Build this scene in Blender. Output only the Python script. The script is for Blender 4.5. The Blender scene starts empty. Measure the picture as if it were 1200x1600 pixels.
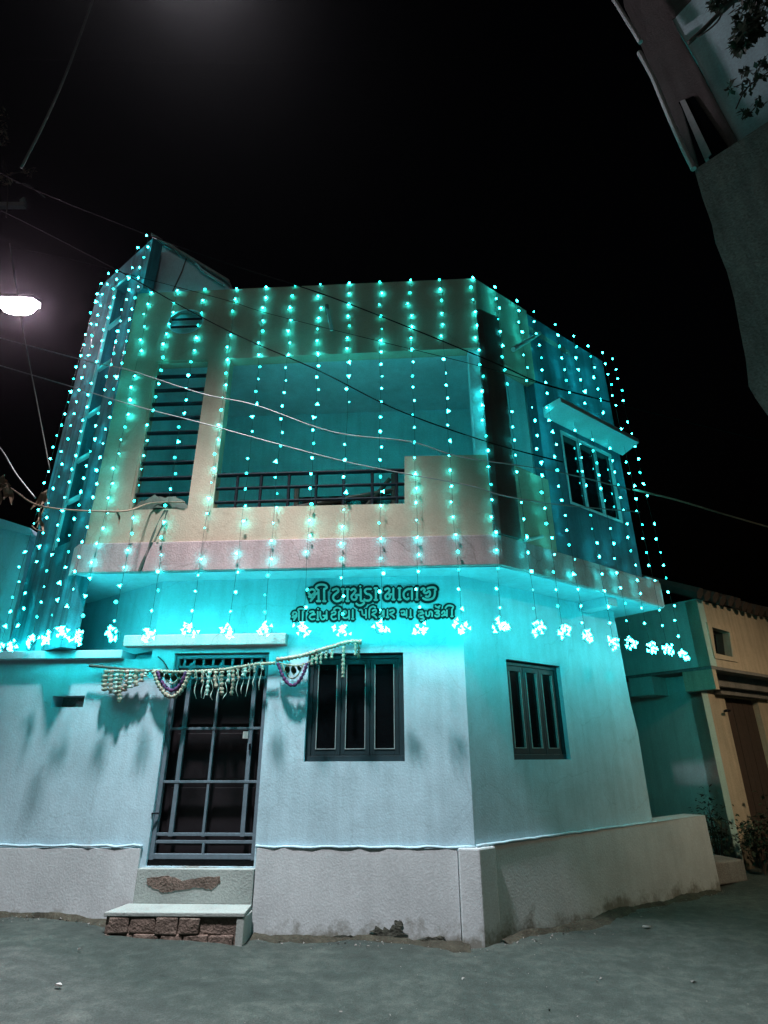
import bpy, bmesh, math, random
from mathutils import Vector
from mathutils.geometry import tessellate_polygon
random.seed(7)
SC = bpy.context.scene
COL = SC.collection
V = Vector

# ------------------------------------------------------------------ camera, sky, fill sun, exposure
EYE = 1.58
F_PX, PITCH, ROLL = 900.0, 0.40313, -0.0033
cd = bpy.data.cameras.new('camera')
cd.sensor_fit = 'VERTICAL'; cd.sensor_height = 36.0; cd.lens = 36.0 * F_PX / 1600.0
cd.clip_start = 0.05; cd.clip_end = 500
camo = bpy.data.objects.new('camera', cd); COL.objects.link(camo)
camo.location = (0, 0, EYE)
from mathutils import Matrix
camo.rotation_euler = (Matrix.Rotation(math.pi/2 + PITCH, 3, 'X') @ Matrix.Rotation(-ROLL*-1, 3, 'Z')).to_euler()
SC.camera = camo

w = bpy.data.worlds.new('World'); SC.world = w; w.use_nodes = True
nt = w.node_tree; nt.nodes.clear()
sky = nt.nodes.new('ShaderNodeTexSky'); sky.sky_type = 'NISHITA'; sky.sun_disc = False
SUN_EL, SUN_ROT = math.radians(-4.5), math.radians(200)
sky.sun_elevation = SUN_EL; sky.sun_rotation = SUN_ROT
bg = nt.nodes.new('ShaderNodeBackground'); bg.inputs['Strength'].default_value = 0.05
wo = nt.nodes.new('ShaderNodeOutputWorld')
nt.links.new(sky.outputs[0], bg.inputs[0]); nt.links.new(bg.outputs[0], wo.inputs[0])
# faint fill sun added for ambient light; no moon in view
sd = bpy.data.lights.new('fill_sun', 'SUN'); sd.energy = 0.05; sd.angle = math.radians(12); sd.color = (1, .95, .86)
so = bpy.data.objects.new('fill_sun', sd); COL.objects.link(so); so.rotation_euler = (math.radians(42), 0, math.radians(-25))

vs = SC.view_settings
vs.view_transform = 'Standard'; vs.look = 'None'; vs.exposure = 0.0; vs.gamma = 1.0; vs.use_curve_mapping = False
SC.render.engine = 'CYCLES'
SC.cycles.use_denoising = True
SC.cycles.sample_clamp_indirect = 4.0
SC.cycles.max_bounces = 6; SC.cycles.diffuse_bounces = 3; SC.cycles.caustics_reflective = False; SC.cycles.caustics_refractive = False

BULB_STRENGTH = 82.0
LAMP_STRENGTH = 1500.0
KEY_POWER = 10600.0
WARM_STRENGTH = 680.0
HAZE = 0.00012

# ------------------------------------------------------------------ survey: points of the photograph carried onto real planes
_r, _fw, _up = V((1, 0, 0)), V((0, math.cos(PITCH), math.sin(PITCH))), V((0, -math.sin(PITCH), math.cos(PITCH)))
_R = _r*math.cos(ROLL) + _up*math.sin(ROLL); _U = -_r*math.sin(ROLL) + _up*math.cos(ROLL)
CAM = V((0, 0, EYE))
def ray(x, y): return _R*((x-600)/F_PX) + _U*((800-y)/F_PX) + _fw
class Plane:
    def __init__(s, o, az):
        s.o = V((o[0], o[1], 0)); a = math.radians(az)
        s.d = V((math.sin(a), math.cos(a), 0)); n = V((math.cos(a), -math.sin(a), 0))
        s.n = -n if n.dot(CAM - s.o) < 0 else n
    def off(s, k, ds=0):
        q = Plane.__new__(Plane); q.o = s.o + s.n*k + s.d*ds; q.d = s.d; q.n = s.n; return q
    def hit(s, x, y):
        d = ray(x, y); t = (s.o-CAM).dot(s.n)/d.dot(s.n); return CAM + d*t
    def sz(s, x, y):
        P = s.hit(x, y); return ((P-s.o).dot(s.d), P.z)
    def pt(s, a, z, k=0.0): return s.o + s.d*a + s.n*k + V((0, 0, z))
CORN = (.863, 6.36)
FL = Plane(CORN, -86.87)                       # ground-floor front wall, s runs to the left
RL = Plane(CORN, 53.54)                        # ground-floor right wall, s runs to the right
FU = FL.off(.30)                               # upper front face
K = V((1.270, 6.039, 0))
RU = Plane((K.x, K.y), 53.54)                  # upper right face
SK = (K-FU.o).dot(FU.d)                        # s of the upper corner on FU (about -.42)
A = FU.pt(4.36, 0)
L1 = Plane((A.x, A.y), -53.0)                  # upper left face
C3 = FL.pt(3.47, 0)
L2 = Plane((C3.x, C3.y), -53.0)

# ------------------------------------------------------------------ materials
MATS = {}
def newmat(name):
    m = bpy.data.materials.new(name); m.use_nodes = True; MATS[name] = m
    nt = m.node_tree; b = nt.nodes['Principled BSDF']; return m, nt, b
def plaster(name, col, var=.16, rough=.88, scale=2.2, bump=.25, streak=0, dirt=None, dirt_h=0, grain=.25, crack=0, spec=.25):
    """painted plaster / concrete: blotches, grain, rain streaks, rising dirt"""
    m, nt, b = newmat(name); N = nt.nodes.new; L = nt.links.new
    tc = N('ShaderNodeTexCoord'); 
    n1 = N('ShaderNodeTexNoise'); n1.inputs['Scale'].default_value = scale; n1.inputs['Detail'].default_value = 8; n1.inputs['Roughness'].default_value = .62
    L(tc.outputs['Object'], n1.inputs['Vector'])
    r1 = N('ShaderNodeMapRange'); r1.inputs[1].default_value = .3; r1.inputs[2].default_value = .7; r1.inputs[3].default_value = 1-var; r1.inputs[4].default_value = 1+var*.6
    L(n1.outputs['Fac'], r1.inputs[0])
    n2 = N('ShaderNodeTexNoise'); n2.inputs['Scale'].default_value = 55; n2.inputs['Detail'].default_value = 5
    L(tc.outputs['Object'], n2.inputs['Vector'])
    r2 = N('ShaderNodeMapRange'); r2.inputs[1].default_value = .3; r2.inputs[2].default_value = .7; r2.inputs[3].default_value = 1-grain*.5; r2.inputs[4].default_value = 1+grain*.3
    L(n2.outputs['Fac'], r2.inputs[0])
    mu = N('ShaderNodeMath'); mu.operation = 'MULTIPLY'; L(r1.outputs[0], mu.inputs[0]); L(r2.outputs[0], mu.inputs[1])
    last = mu.outputs[0]
    if streak:
        mp = N('ShaderNodeMapping'); mp.inputs['Scale'].default_value = (9, 9, .55); L(tc.outputs['Object'], mp.inputs[0])
        n3 = N('ShaderNodeTexNoise'); n3.inputs['Scale'].default_value = 1; n3.inputs['Detail'].default_value = 6; n3.inputs['Roughness'].default_value = .6; L(mp.outputs[0], n3.inputs['Vector'])
        r3 = N('ShaderNodeMapRange'); r3.inputs[1].default_value = .42; r3.inputs[2].default_value = .66; r3.inputs[3].default_value = 1; r3.inputs[4].default_value = 1-streak
        L(n3.outputs['Fac'], r3.inputs[0])
        m3 = N('ShaderNodeMath'); m3.operation = 'MULTIPLY'; L(last, m3.inputs[0]); L(r3.outputs[0], m3.inputs[1]); last = m3.outputs[0]
    if crack:
        n5 = N('ShaderNodeTexNoise'); n5.inputs['Scale'].default_value = 1.4; n5.inputs['Detail'].default_value = 6; L(tc.outputs['Object'], n5.inputs['Vector'])
        mx5 = N('ShaderNodeMix'); mx5.data_type = 'VECTOR'; mx5.inputs[0].default_value = .35; L(tc.outputs['Object'], mx5.inputs[4]); L(n5.outputs['Color'], mx5.inputs[5])
        vo = N('ShaderNodeTexVoronoi'); vo.feature = 'DISTANCE_TO_EDGE'; vo.inputs['Scale'].default_value = 1.9; L(mx5.outputs[1], vo.inputs['Vector'])
        r5 = N('ShaderNodeMapRange'); r5.inputs[1].default_value = 0; r5.inputs[2].default_value = .012; r5.inputs[3].default_value = 1-crack; r5.inputs[4].default_value = 1
        L(vo.outputs['Distance'], r5.inputs[0])
        n6 = N('ShaderNodeTexNoise'); n6.inputs['Scale'].default_value = 1.1; L(tc.outputs['Object'], n6.inputs['Vector'])
        g6 = N('ShaderNodeMath'); g6.operation = 'GREATER_THAN'; g6.inputs[1].default_value = .52; L(n6.outputs['Fac'], g6.inputs[0])
        mx6 = N('ShaderNodeMath'); mx6.operation = 'MAXIMUM'; L(r5.outputs[0], mx6.inputs[0]); L(g6.outputs[0], mx6.inputs[1])
        m5 = N('ShaderNodeMath'); m5.operation = 'MULTIPLY'; L(last, m5.inputs[0]); L(mx6.outputs[0], m5.inputs[1]); last = m5.outputs[0]
    cm = N('ShaderNodeVectorMath'); cm.operation = 'SCALE'; cm.inputs[0].default_value = col; L(last, cm.inputs[3])
    out = cm.outputs[0]
    if dirt:
        ge = N('ShaderNodeNewGeometry'); sx = N('ShaderNodeSeparateXYZ'); L(ge.outputs['Position'], sx.inputs[0])
        n4 = N('ShaderNodeTexNoise'); n4.inputs['Scale'].default_value = 3.3; n4.inputs['Detail'].default_value = 9; n4.inputs['Roughness'].default_value = .68; L(ge.outputs['Position'], n4.inputs['Vector'])
        ad = N('ShaderNodeMath'); ad.operation = 'MULTIPLY_ADD'; ad.inputs[1].default_value = -1.15; L(n4.outputs['Fac'], ad.inputs[0]); L(sx.outputs['Z'], ad.inputs[2])
        r4 = N('ShaderNodeMapRange'); r4.inputs[1].default_value = -.62+dirt_h-.08; r4.inputs[2].default_value = -.62+dirt_h+.10; r4.inputs[3].default_value = .85; r4.inputs[4].default_value = 0
        L(ad.outputs[0], r4.inputs[0])
        mx = N('ShaderNodeMix'); mx.data_type = 'RGBA'; L(r4.outputs[0], mx.inputs[0]); L(out, mx.inputs[6]); mx.inputs[7].default_value = (*dirt, 1); out = mx.outputs[2]
    L(out, b.inputs['Base Color'])
    b.inputs['Roughness'].default_value = rough; b.inputs['Specular IOR Level'].default_value = spec
    bp = N('ShaderNodeBump'); bp.inputs['Strength'].default_value = bump; bp.inputs['Distance'].default_value = .012
    ab = N('ShaderNodeMath'); ab.operation = 'MULTIPLY_ADD'; ab.inputs[1].default_value = 2.0; L(n1.outputs['Fac'], ab.inputs[0]); L(n2.outputs['Fac'], ab.inputs[2])
    L(ab.outputs[0], bp.inputs['Height']); L(bp.outputs[0], b.inputs['Normal'])
    return m
def simple(name, col, rough=.6, metal=0, var=.2, scale=14, bump=.1, spec=.4):
    m = plaster(name, col, var=var, rough=rough, scale=scale, bump=bump, grain=.15, spec=spec)
    m.node_tree.nodes['Principled BSDF'].inputs['Metallic'].default_value = metal
    return m
def emit(name, col, st):
    m, nt, b = newmat(name); b.inputs['Base Color'].default_value = (0, 0, 0, 1)
    b.inputs['Emission Color'].default_value = (*col, 1); b.inputs['Emission Strength'].default_value = st; return m

M_BLUE = plaster('pale_blue_plaster', (.44, .63, .71), var=.20, streak=.10, crack=.12, scale=1.5, dirt=(.26, .27, .24), dirt_h=.62, grain=.16, bump=.18)
M_PLINTH = plaster('grey_plinth_plaster', (.52, .565, .58), var=.16, streak=.06, scale=1.6, dirt=(.15, .145, .115), dirt_h=.10, grain=.22, bump=.2)
M_CREAM = plaster('cream_plaster', (.44, .37, .28), var=.14, streak=.06, grain=.2, crack=.12)
M_FASCIA = plaster('pink_concrete', (.46, .35, .35), var=.2, streak=.18, grain=.3, bump=.4, crack=.28)
M_LOGGIA = plaster('blue_loggia_plaster', (.52, .76, .82), var=.16, streak=.10)
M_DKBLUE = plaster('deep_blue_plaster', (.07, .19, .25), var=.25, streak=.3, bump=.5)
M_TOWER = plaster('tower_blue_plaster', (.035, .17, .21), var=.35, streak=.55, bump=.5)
M_GREY = plaster('grey_cement', (.24, .235, .22), var=.2, streak=.2, grain=.5, bump=.6)
M_NEAR = plaster('near_grey_cement', (.40, .38, .35), var=.3, streak=.3, grain=.6, bump=.8, scale=3)
M_MOSS = plaster('moss_stain', (.10, .105, .085), var=.6, scale=14, grain=.6, bump=.8)
M_FIN = plaster('raw_cement_fin', (.13, .125, .115), var=.2, streak=.2, grain=.3, bump=.4)
M_TEALLIT = plaster('teal_lit_house_plaster', (.46, .68, .64), var=.12, streak=.12, dirt=(.06, .06, .05), dirt_h=.25)  # teal light from the strings mixed into this side's colour
M_SAND = plaster('sand_plaster', (.55, .46, .34), var=.15, streak=.2, dirt=(.09, .08, .06), dirt_h=.45)
M_CHAJJA = plaster('sunshade_plaster', (.46, .62, .66), var=.15)
M_STEP = plaster('step_top_plaster', (.34, .39, .37), var=.2, bump=.4)
M_BRICK = plaster('broken_brick_mortar', (.19, .145, .12), var=.5, scale=9, bump=1.0, grain=.6)
M_STEEL = simple('grey_blue_enamel', (.13, .18, .215), rough=.45, metal=.0, var=.15)
M_RAIL = simple('dark_iron', (.008, .010, .016), rough=.7, spec=.1)
M_SHUT = simple('dark_green_wood', (.008, .024, .030), rough=.55, var=.25)
M_PANEL = simple('black_panel', (.003, .004, .005), rough=.16, var=.2)
M_BEAD = simple('panel_beading', (.30, .36, .36), rough=.5)
M_WOOD = simple('dark_door_wood', (.012, .010, .012), rough=.4)
M_WOODB = simple('brown_old_wood', (.07, .05, .04), rough=.7)
M_WIRE = simple('black_cable', (.004, .004, .004), rough=.95, bump=0, spec=.02)
M_GWIRE = simple('green_light_wire', (.01, .05, .045), rough=.5, bump=0)
M_ROPE = simple('pale_rope', (.70, .62, .46), rough=.9)
M_LETTER = simple('sign_letter_paint', (.50, .44, .40), rough=.5)
M_SIGNBACK = simple('sign_backing', (.022, .016, .018), rough=.6)
M_SIGNRIM = simple('sign_rim', (.42, .48, .48), rough=.6)
M_LEAF = simple('dry_leaf', (.28, .19, .13), rough=.8, bump=.3)
M_GREEN = simple('dark_leaf', (.02, .04, .02), rough=.6)
M_GARL = simple('cream_garland', (.36, .31, .24), rough=.9, var=.4, scale=40, bump=.6)
M_GARP = simple('purple_garland', (.10, .03, .10), rough=.9, var=.4, scale=40)
M_GARPK = simple('peach_garland', (.42, .27, .22), rough=.9, var=.4, scale=40)
M_RIB = simple('ribbon', (.40, .45, .40), rough=.6)
M_TUBE = simple('lamp_plastic', (.40, .44, .42), rough=.4)
M_CLOTH = simple('green_tarpaulin', (.06, .09, .07), rough=.8, var=.4)
M_GALV = simple('galvanised_steel', (.22, .22, .22), rough=.5, metal=.4)
M_TRASH = simple('white_scrap', (.4, .4, .38), rough=.6)
M_BULB = emit('teal_bulb', (.018, .68, .69), BULB_STRENGTH)
M_DIM = emit('weak_teal_bulb', (.01, .70, .62), BULB_STRENGTH*.25)
M_LED = emit('street_lamp_led', (1.0, .74, .90), LAMP_STRENGTH)
M_WARM = emit('warm_lamp_lens', (1.0, .76, .50), WARM_STRENGTH)
M_KEY = emit('added_lamp_lens', (1.0, .95, 1.0), 60)
# glass: dark glossy pane
M_GLASS, _n, _b = newmat('dark_window_glass'); _b.inputs['Base Color'].default_value = (.004, .006, .008, 1); _b.inputs['Roughness'].default_value = .06; _b.inputs['Specular IOR Level'].default_value = .6

def ground_mat():
    m, nt, b = newmat('dusty_lane'); N = nt.nodes.new; L = nt.links.new
    tc = N('ShaderNodeNewGeometry')
    def noise(s, d=8, r=.6, dist=0):
        n = N('ShaderNodeTexNoise'); n.inputs['Scale'].default_value = s; n.inputs['Detail'].default_value = d; n.inputs['Roughness'].default_value = r; n.inputs['Distortion'].default_value = dist
        L(tc.outputs['Position'], n.inputs['Vector']); return n
    a, c, e = noise(.9, 9, .65, .6), noise(7, 8, .7), noise(90, 3)
    cr = N('ShaderNodeValToRGB'); el = cr.color_ramp.elements
    el[0].position = .30; el[0].color = (.016, .025, .022, 1); el[1].position = .70; el[1].color = (.098, .118, .104, 1)
    k = el.new(.5); k.color = (.040, .056, .049, 1)
    mi = N('ShaderNodeMath'); mi.operation = 'MULTIPLY_ADD'; mi.inputs[1].default_value = .55; L(c.outputs['Fac'], mi.inputs[0])
    sc = N('ShaderNodeMath'); sc.operation = 'MULTIPLY'; sc.inputs[1].default_value = .48; L(a.outputs['Fac'], sc.inputs[0]); L(sc.outputs[0], mi.inputs[2])
    L(mi.outputs[0], cr.inputs[0])
    r2 = N('ShaderNodeMapRange'); r2.inputs[1].default_value = .35; r2.inputs[2].default_value = .65; r2.inputs[3].default_value = .72; r2.inputs[4].default_value = 1.25; L(e.outputs['Fac'], r2.inputs[0])
    vm = N('ShaderNodeVectorMath'); vm.operation = 'SCALE'; L(cr.outputs[0], vm.inputs[0]); L(r2.outputs[0], vm.inputs[3])
    L(vm.outputs[0], b.inputs['Base Color']); b.inputs['Roughness'].default_value = .92
    bp = N('ShaderNodeBump'); bp.inputs['Strength'].default_value = .9; bp.inputs['Distance'].default_value = .05
    ab = N('ShaderNodeMath'); ab.operation = 'MULTIPLY_ADD'; ab.inputs[1].default_value = .35; L(e.outputs['Fac'], ab.inputs[0]); L(c.outputs['Fac'], ab.inputs[2])
    L(ab.outputs[0], bp.inputs['Height']); L(bp.outputs[0], b.inputs['Normal'])
    return m
M_GROUND = ground_mat()
M_DIRT = plaster('damp_soil', (.055, .052, .038), var=.5, scale=7, bump=1.0, grain=.6, rough=.95)

# ------------------------------------------------------------------ mesh helpers
class MB:
    def __init__(s): s.v = []; s.f = []
    def add(s, vs_, fs):
        n = len(s.v); s.v += [V(p) for p in vs_]; s.f += [tuple(i+n for i in f) for f in fs]; return s
    def prism(s, pts, vec, holes=()):
        """closed prism: 3D loop pts extruded by vec, holes are 3D loops too"""
        loops = [list(map(V, pts))] + [list(map(V, h)) for h in holes]
        vec = V(vec); flat = [p for l in loops for p in l]; n = len(flat)
        tris = tessellate_polygon(loops)
        fs = [tuple(t) for t in tris] + [tuple(i+n for i in reversed(t)) for t in tris]
        o = 0
        for l in loops:
            m = len(l)
            for i in range(m):
                j = (i+1) % m; fs.append((o+i, o+j, o+j+n, o+i+n))
            o += m
        return s.add(flat + [p+vec for p in flat], fs)
    def box(s, o, x, y, z):
        o, x, y, z = V(o), V(x), V(y), V(z)
        vs_ = [o, o+x, o+x+y, o+y, o+z, o+x+z, o+x+y+z, o+y+z]
        return s.add(vs_, [(0, 3, 2, 1), (4, 5, 6, 7), (0, 1, 5, 4), (1, 2, 6, 5), (2, 3, 7, 6), (3, 0, 4, 7)])
    def pbox(s, P, s0, s1, z0, z1, k0, k1):
        """box on a plane: s and z ranges, k = distance out of the plane"""
        return s.box(P.pt(s0, z0, k0), P.d*(s1-s0), P.n*(k1-k0), V((0, 0, z1-z0)))
    def tube(s, pts, rad, seg=6, cap=True):
        pts = [V(p) for p in pts]; n = len(pts)
        rad = rad if isinstance(rad, (list, tuple)) else [rad]*n
        base = len(s.v); a = None
        for i, p in enumerate(pts):
            t = (pts[min(i+1, n-1)] - pts[max(i-1, 0)]).normalized()
            if a is None:
                a = t.cross(V((0, 0, 1)));
                if a.length < .1: a = t.cross(V((0, 1, 0)))
            a = (a - t*a.dot(t)).normalized(); b = t.cross(a)
            for k in range(seg):
                an = 2*math.pi*k/seg; s.v.append(p + (a*math.cos(an) + b*math.sin(an))*rad[i])
        for i in range(n-1):
            for k in range(seg):
                k2 = (k+1) % seg
                s.f.append((base+i*seg+k, base+i*seg+k2, base+(i+1)*seg+k2, base+(i+1)*seg+k))
        if cap:
            s.f.append(tuple(base+k for k in reversed(range(seg)))); s.f.append(tuple(base+(n-1)*seg+k for k in range(seg)))
        return s
    def mesh(s, name, origin=V((0, 0, 0)), smooth=False, bevel=0):
        me = bpy.data.meshes.new(name); me.from_pydata([tuple(p-origin) for p in s.v], [], s.f)
        bm = bmesh.new(); bm.from_mesh(me); bmesh.ops.recalc_face_normals(bm, faces=bm.faces)
        if bevel:
            es = [e for e in bm.edges if len(e.link_faces) == 2 and e.calc_face_angle(0) > .5]
            bmesh.ops.bevel(bm, geom=es, offset=bevel, segments=2, affect='EDGES', profile=.6, clamp_overlap=True)
        if smooth:
            for f in bm.faces: f.smooth = True
        bm.to_mesh(me); bm.free(); return me
def root_loc(p):
    while p.parent: p = p.parent
    return p.location.copy()
def part(name, mb, mat, parent, label=None, smooth=False, bevel=0, kind=None):
    o = bpy.data.objects.new(name, mb.mesh(name, root_loc(parent), smooth, bevel))
    o.data.materials.append(mat); o.parent = parent; COL.objects.link(o)
    if label: o['label'] = label
    if kind: o['kind'] = kind
    return o
def thing(name, label, cat, loc=(0, 0, 0), group=None):
    o = bpy.data.objects.new(name, None); o.location = loc; o.empty_display_size = .1; COL.objects.link(o)
    o['label'] = label; o['category'] = cat
    if group: o['group'] = group
    return o
def solo(name, mb, mat, label, cat, origin=None, group=None, smooth=False, kind=None, bevel=0):
    og = V(origin) if origin is not None else sum(mb.v, V())/len(mb.v)
    o = bpy.data.objects.new(name, mb.mesh(name, og, smooth, bevel)); o.location = og
    o.data.materials.append(mat); COL.objects.link(o)
    if kind: o['kind'] = kind
    if label: o['label'] = label
    if cat: o['category'] = cat
    if group: o['group'] = group
    return o
def P3(P, pts, k=0): return [P.pt(a, z, k) for a, z in pts]
def rect(s0, s1, z0, z1): return [(s0, z0), (s1, z0), (s1, z1), (s0, z1)]
def wall(P, outer, holes, thick, k=0):
    return MB().prism(P3(P, outer, k), P.n*-thick, [P3(P, h, k) for h in holes])
def plan(pts, z0, z1): return MB().prism([V((p[0], p[1], z0)) for p in pts], V((0, 0, z1-z0)))
def smooth_path(pts, n=5):
    pts = [V(p) for p in pts]; out = []
    for i in range(len(pts)-1):
        p0, p1, p2, p3 = pts[max(i-1, 0)], pts[i], pts[i+1], pts[min(i+2, len(pts)-1)]
        for k in range(n):
            t = k/n; out.append(.5*((2*p1) + (p2-p0)*t + (2*p0-5*p1+4*p2-p3)*t*t + (3*p1-p0-3*p2+p3)*t**3))
    out.append(pts[-1]); return out

# ------------------------------------------------------------------ ground
def gz(x, y):
    base = max(0.0, min(.26, (.6 - x)*.045)) if x < .6 else 0
    return base + .018*math.sin(1.7*x+.4)*math.sin(1.3*y) + .012*math.sin(4.1*x+1.3*y)
mb = MB(); nx, ny = 150, 120
xs = [-9 + 20*i/nx for i in range(nx+1)]; ys = [-3 + 16*j/ny for j in range(ny+1)]
xs = [-120, -60, -25] + xs + [25, 60, 120]; ys = [-120, -60, -20] + ys + [30, 60, 120]
vv = [V((x, y, gz(x, y) + random.uniform(-.008, .008))) for y in ys for x in xs]
W_ = len(xs)
mb.add(vv, [(j*W_+i, j*W_+i+1, (j+1)*W_+i+1, (j+1)*W_+i) for j in range(len(ys)-1) for i in range(W_-1)])
g = solo('ground', mb, M_GROUND, None, None, (0, 0, 0), smooth=True, kind='structure')

# ------------------------------------------------------------------ the main house
house = thing('house', 'two storey pale blue house with cream upper floor draped in teal light strings', 'house', (CORN[0], CORN[1], 0))
WIN_F = (.660, 1.700, 1.545, 2.640); WIN_R = (.660, 1.630, 1.555, 2.620); DOOR = (2.140, 3.210, .610, 2.660); NICHE = (4.150, 4.510, 2.095, 2.215)
def rz(t): return rect(*t)
NL_OUT = [(0, -.4), (7.5, -.4), (7.5, 2.60), (3.47, 2.60), (3.47, 3.51), (0, 3.51)]
part('front_wall', wall(FL, NL_OUT, [rz(WIN_F), rz(DOOR), rz(NICHE)], .23), M_BLUE, house)
part('right_wall', wall(RL, [(0.002, -.4), (3.12, -.4), (3.12, 1.9), (3.06, 2.25), (3.0, 3.51), (.002, 3.51)], [rz(WIN_R)], .23), M_BLUE, house)
# niche lining
part('wall_niche', MB().pbox(FL, NICHE[0]-.03, NICHE[1]+.03, NICHE[2]-.03, NICHE[3]+.03, -.30, -.20).pbox(FL, NICHE[0]+.03, NICHE[0]+.13, NICHE[2], NICHE[2]+.07, -.2, -.08), M_GREY, house)
# plinth, worn lip, corner pier
pl = MB()
pl.prism([FL.pt(a, z, k) for a, z, k in ((.17, -.4, .045), (2.115, -.4, .045), (2.115, .775, .03), (.17, .775, .03))], FL.n*-.06)
pl.prism([FL.pt(a, z, k) for a, z, k in ((3.27, -.4, .045), (7.5, -.4, .045), (7.5, .765, .03), (3.27, .765, .03))], FL.n*-.06)
plo = part('front_plinth', pl, M_PLINTH, house, bevel=.006)
pr = MB().prism([RL.pt(a, z, k) for a, z, k in ((.17, -.4, .05), (4.26, -.4, .12), (4.25, .85, .10), (3.1, .835, .09), (.17, .79, .03))], RL.n*-.30)
part('right_plinth', pr, M_PLINTH, house, bevel=.01)
lip = MB()
for s0, s1 in ((.0, 2.13), (3.26, 7.5)):
    n = int((s1-s0)/.09)
    pts = [FL.pt(s0+(s1-s0)*i/n, .785+.006*math.sin(i*1.7)+random.uniform(-.004, .004), .022+random.uniform(-.004, .006)) for i in range(n+1)]
    lip.tube(pts, .014, 6)
n = 34
lip.tube([RL.pt(.0+3.1*i/n, .80+.035*i/n+random.uniform(-.004, .004), .03+.04*i/n) for i in range(n+1)], .014, 6)
part('plinth_lip', lip, M_BLUE, house, smooth=True)
cp = MB()
e0, e1, ez = FL.pt(.165, -.4, .075), FL.pt(-.02, -.4, .085), RL.pt(.175, -.4, .085)
corner_out = FL.pt(-.035, -.4, .085)
cp.prism([FL.pt(.165, -.4, .07), corner_out, RL.pt(.21, -.4, .07), RL.pt(.2, -.4, -.05), FL.pt(.16, -.4, -.05)], V((0, 0, 1.185)))
part('corner_pier', cp, M_PLINTH, house, bevel=.015)
for cx_, cz_, sx_, sz_, sd0 in ((.85, .10, .20, .085, 1), (.74, .17, .05, .06, 5), (.42, .06, .16, .03, 2), (1.25, .07, .14, .02, 3)):
    rr_ = random.Random(sd0); o_ = [(cx_+sx_*math.cos(i*math.tau/22)*rr_.uniform(.35, 1), cz_+sz_*math.sin(i*math.tau/22)*rr_.uniform(.3, 1.1)) for i in range(22)]
    part('moss_stain', wall(FL, o_, [], .006, k=.0475), M_MOSS, house)
# sill block under the door + bare patch
sb = MB().pbox(FL, 2.118, 3.262, -.3, .600, -.2, .060)
part('door_sill', sb, M_STEP, house, bevel=.008)
def blob(P, cx, cz, pts, k, th, jit=.012):
    out = []
    for i in range(len(pts)):
        a, b = V((*pts[i], 0)), V((*pts[(i+1) % len(pts)], 0))
        for t in (0, .25, .5, .75):
            q = a.lerp(b, t); out.append((q.x+random.uniform(-jit, jit), q.y+random.uniform(-jit, jit)))
    return wall(P, out, [], th, k)
pat = [FL.off(.06).sz(*q) for q in ((229, 1372), (262, 1368), (285, 1376), (310, 1372), (342, 1368), (346, 1378), (330, 1391), (312, 1386), (280, 1392), (255, 1393), (238, 1388), (230, 1382))]
part('bare_patch', blob(FL, 0, 0, pat, .0645, .006, .008), M_BRICK, house)
st = thing('door_step', 'low broken brick step with plastered top under the grille door', 'step', FL.pt(2.75, .1, .3))
SZ0 = .10
part('tread', MB().prism([FL.pt(3.30, .318, .065), FL.pt(2.115, .318, .065), FL.pt(2.10, .312, .358), FL.pt(3.385, .306, .358)], V((0, 0, -.035))), M_STEP, st, bevel=.008)
part('side_face', MB().pbox(FL, 2.10, 2.17, -.1, .274, .065, .352), M_STEP, st, bevel=.01)
bn = 0
for row in range(2):
    a = 2.19 + (.1 if row else 0)
    while a < 3.34:
        L_ = random.uniform(.19, .24); e = min(a+L_, 3.37)
        if e-a > .07:
            bb = MB().pbox(FL, a, e-.012, .02+row*.125, .125+row*.125+.018, .10, .356+random.uniform(-.012, .012))
            for v_ in bb.v: v_ += V((random.uniform(-.008, .008), random.uniform(-.008, .008), random.uniform(-.006, .004)))
            part('brick', bb, M_BRICK, st, bevel=.012)
        a = e
part('mortar_core', MB().pbox(FL, 2.15, 3.36, -.2, .279, .065, .340), M_BRICK, st)

# slab over the ground floor
Rend = RU.pt(3.30, 0)
slab_pts = [L1.pt(1.30, 0, -.2), FU.pt(4.37, 0, .035), K+FU.n*.035+FU.d*.012, RU.pt(0.02, 0, .035), RU.pt(3.30, 0, .035), RU.pt(3.30, 0, -.9), RU.pt(-.1, 0, -.9), FU.pt(3.8, 0, -2.3)]
part('floor_slab', plan(slab_pts, 3.512, 3.868), M_FASCIA, house, label='pinkish concrete balcony slab with worn edge', bevel=.012)
soff_pts = [L1.pt(1.29, 0, -.21), FU.pt(4.35, 0, .02), K, RU.pt(3.28, 0, .02), RU.pt(3.28, 0, -.8), RU.pt(-.1, 0, -.8), FU.pt(3.8, 0, -2.3)]
part('soffit', plan(soff_pts, 3.498, 3.512), M_BLUE, house)
# beams under the slab
part('soffit_beam', MB().pbox(RU, 2.05, 2.25, 3.38, 3.497, -.49, -.05), M_BLUE, house, bevel=.006)
# lower left ledge and side walls
led = [FL.pt(3.77, 0, .10), FL.pt(7.5, 0, .10), FL.pt(7.5, 0, -3), FL.pt(3.47, 0, -3), FL.pt(3.47, 0, -.24), FL.pt(3.77, 0, -.24)]
part('terrace_slab', plan(led, 2.602, 2.690), M_BLUE, house, bevel=.008)
part('left_return_wall', wall(L2, rect(.0, 2.4, 2.691, 3.496), [], .2, k=-.003), M_BLUE, house)
part('door_ledge', MB().pbox(FL, 1.94, 3.76, 2.722, 2.845, .001, .13), M_FASCIA, house, bevel=.01)

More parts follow.
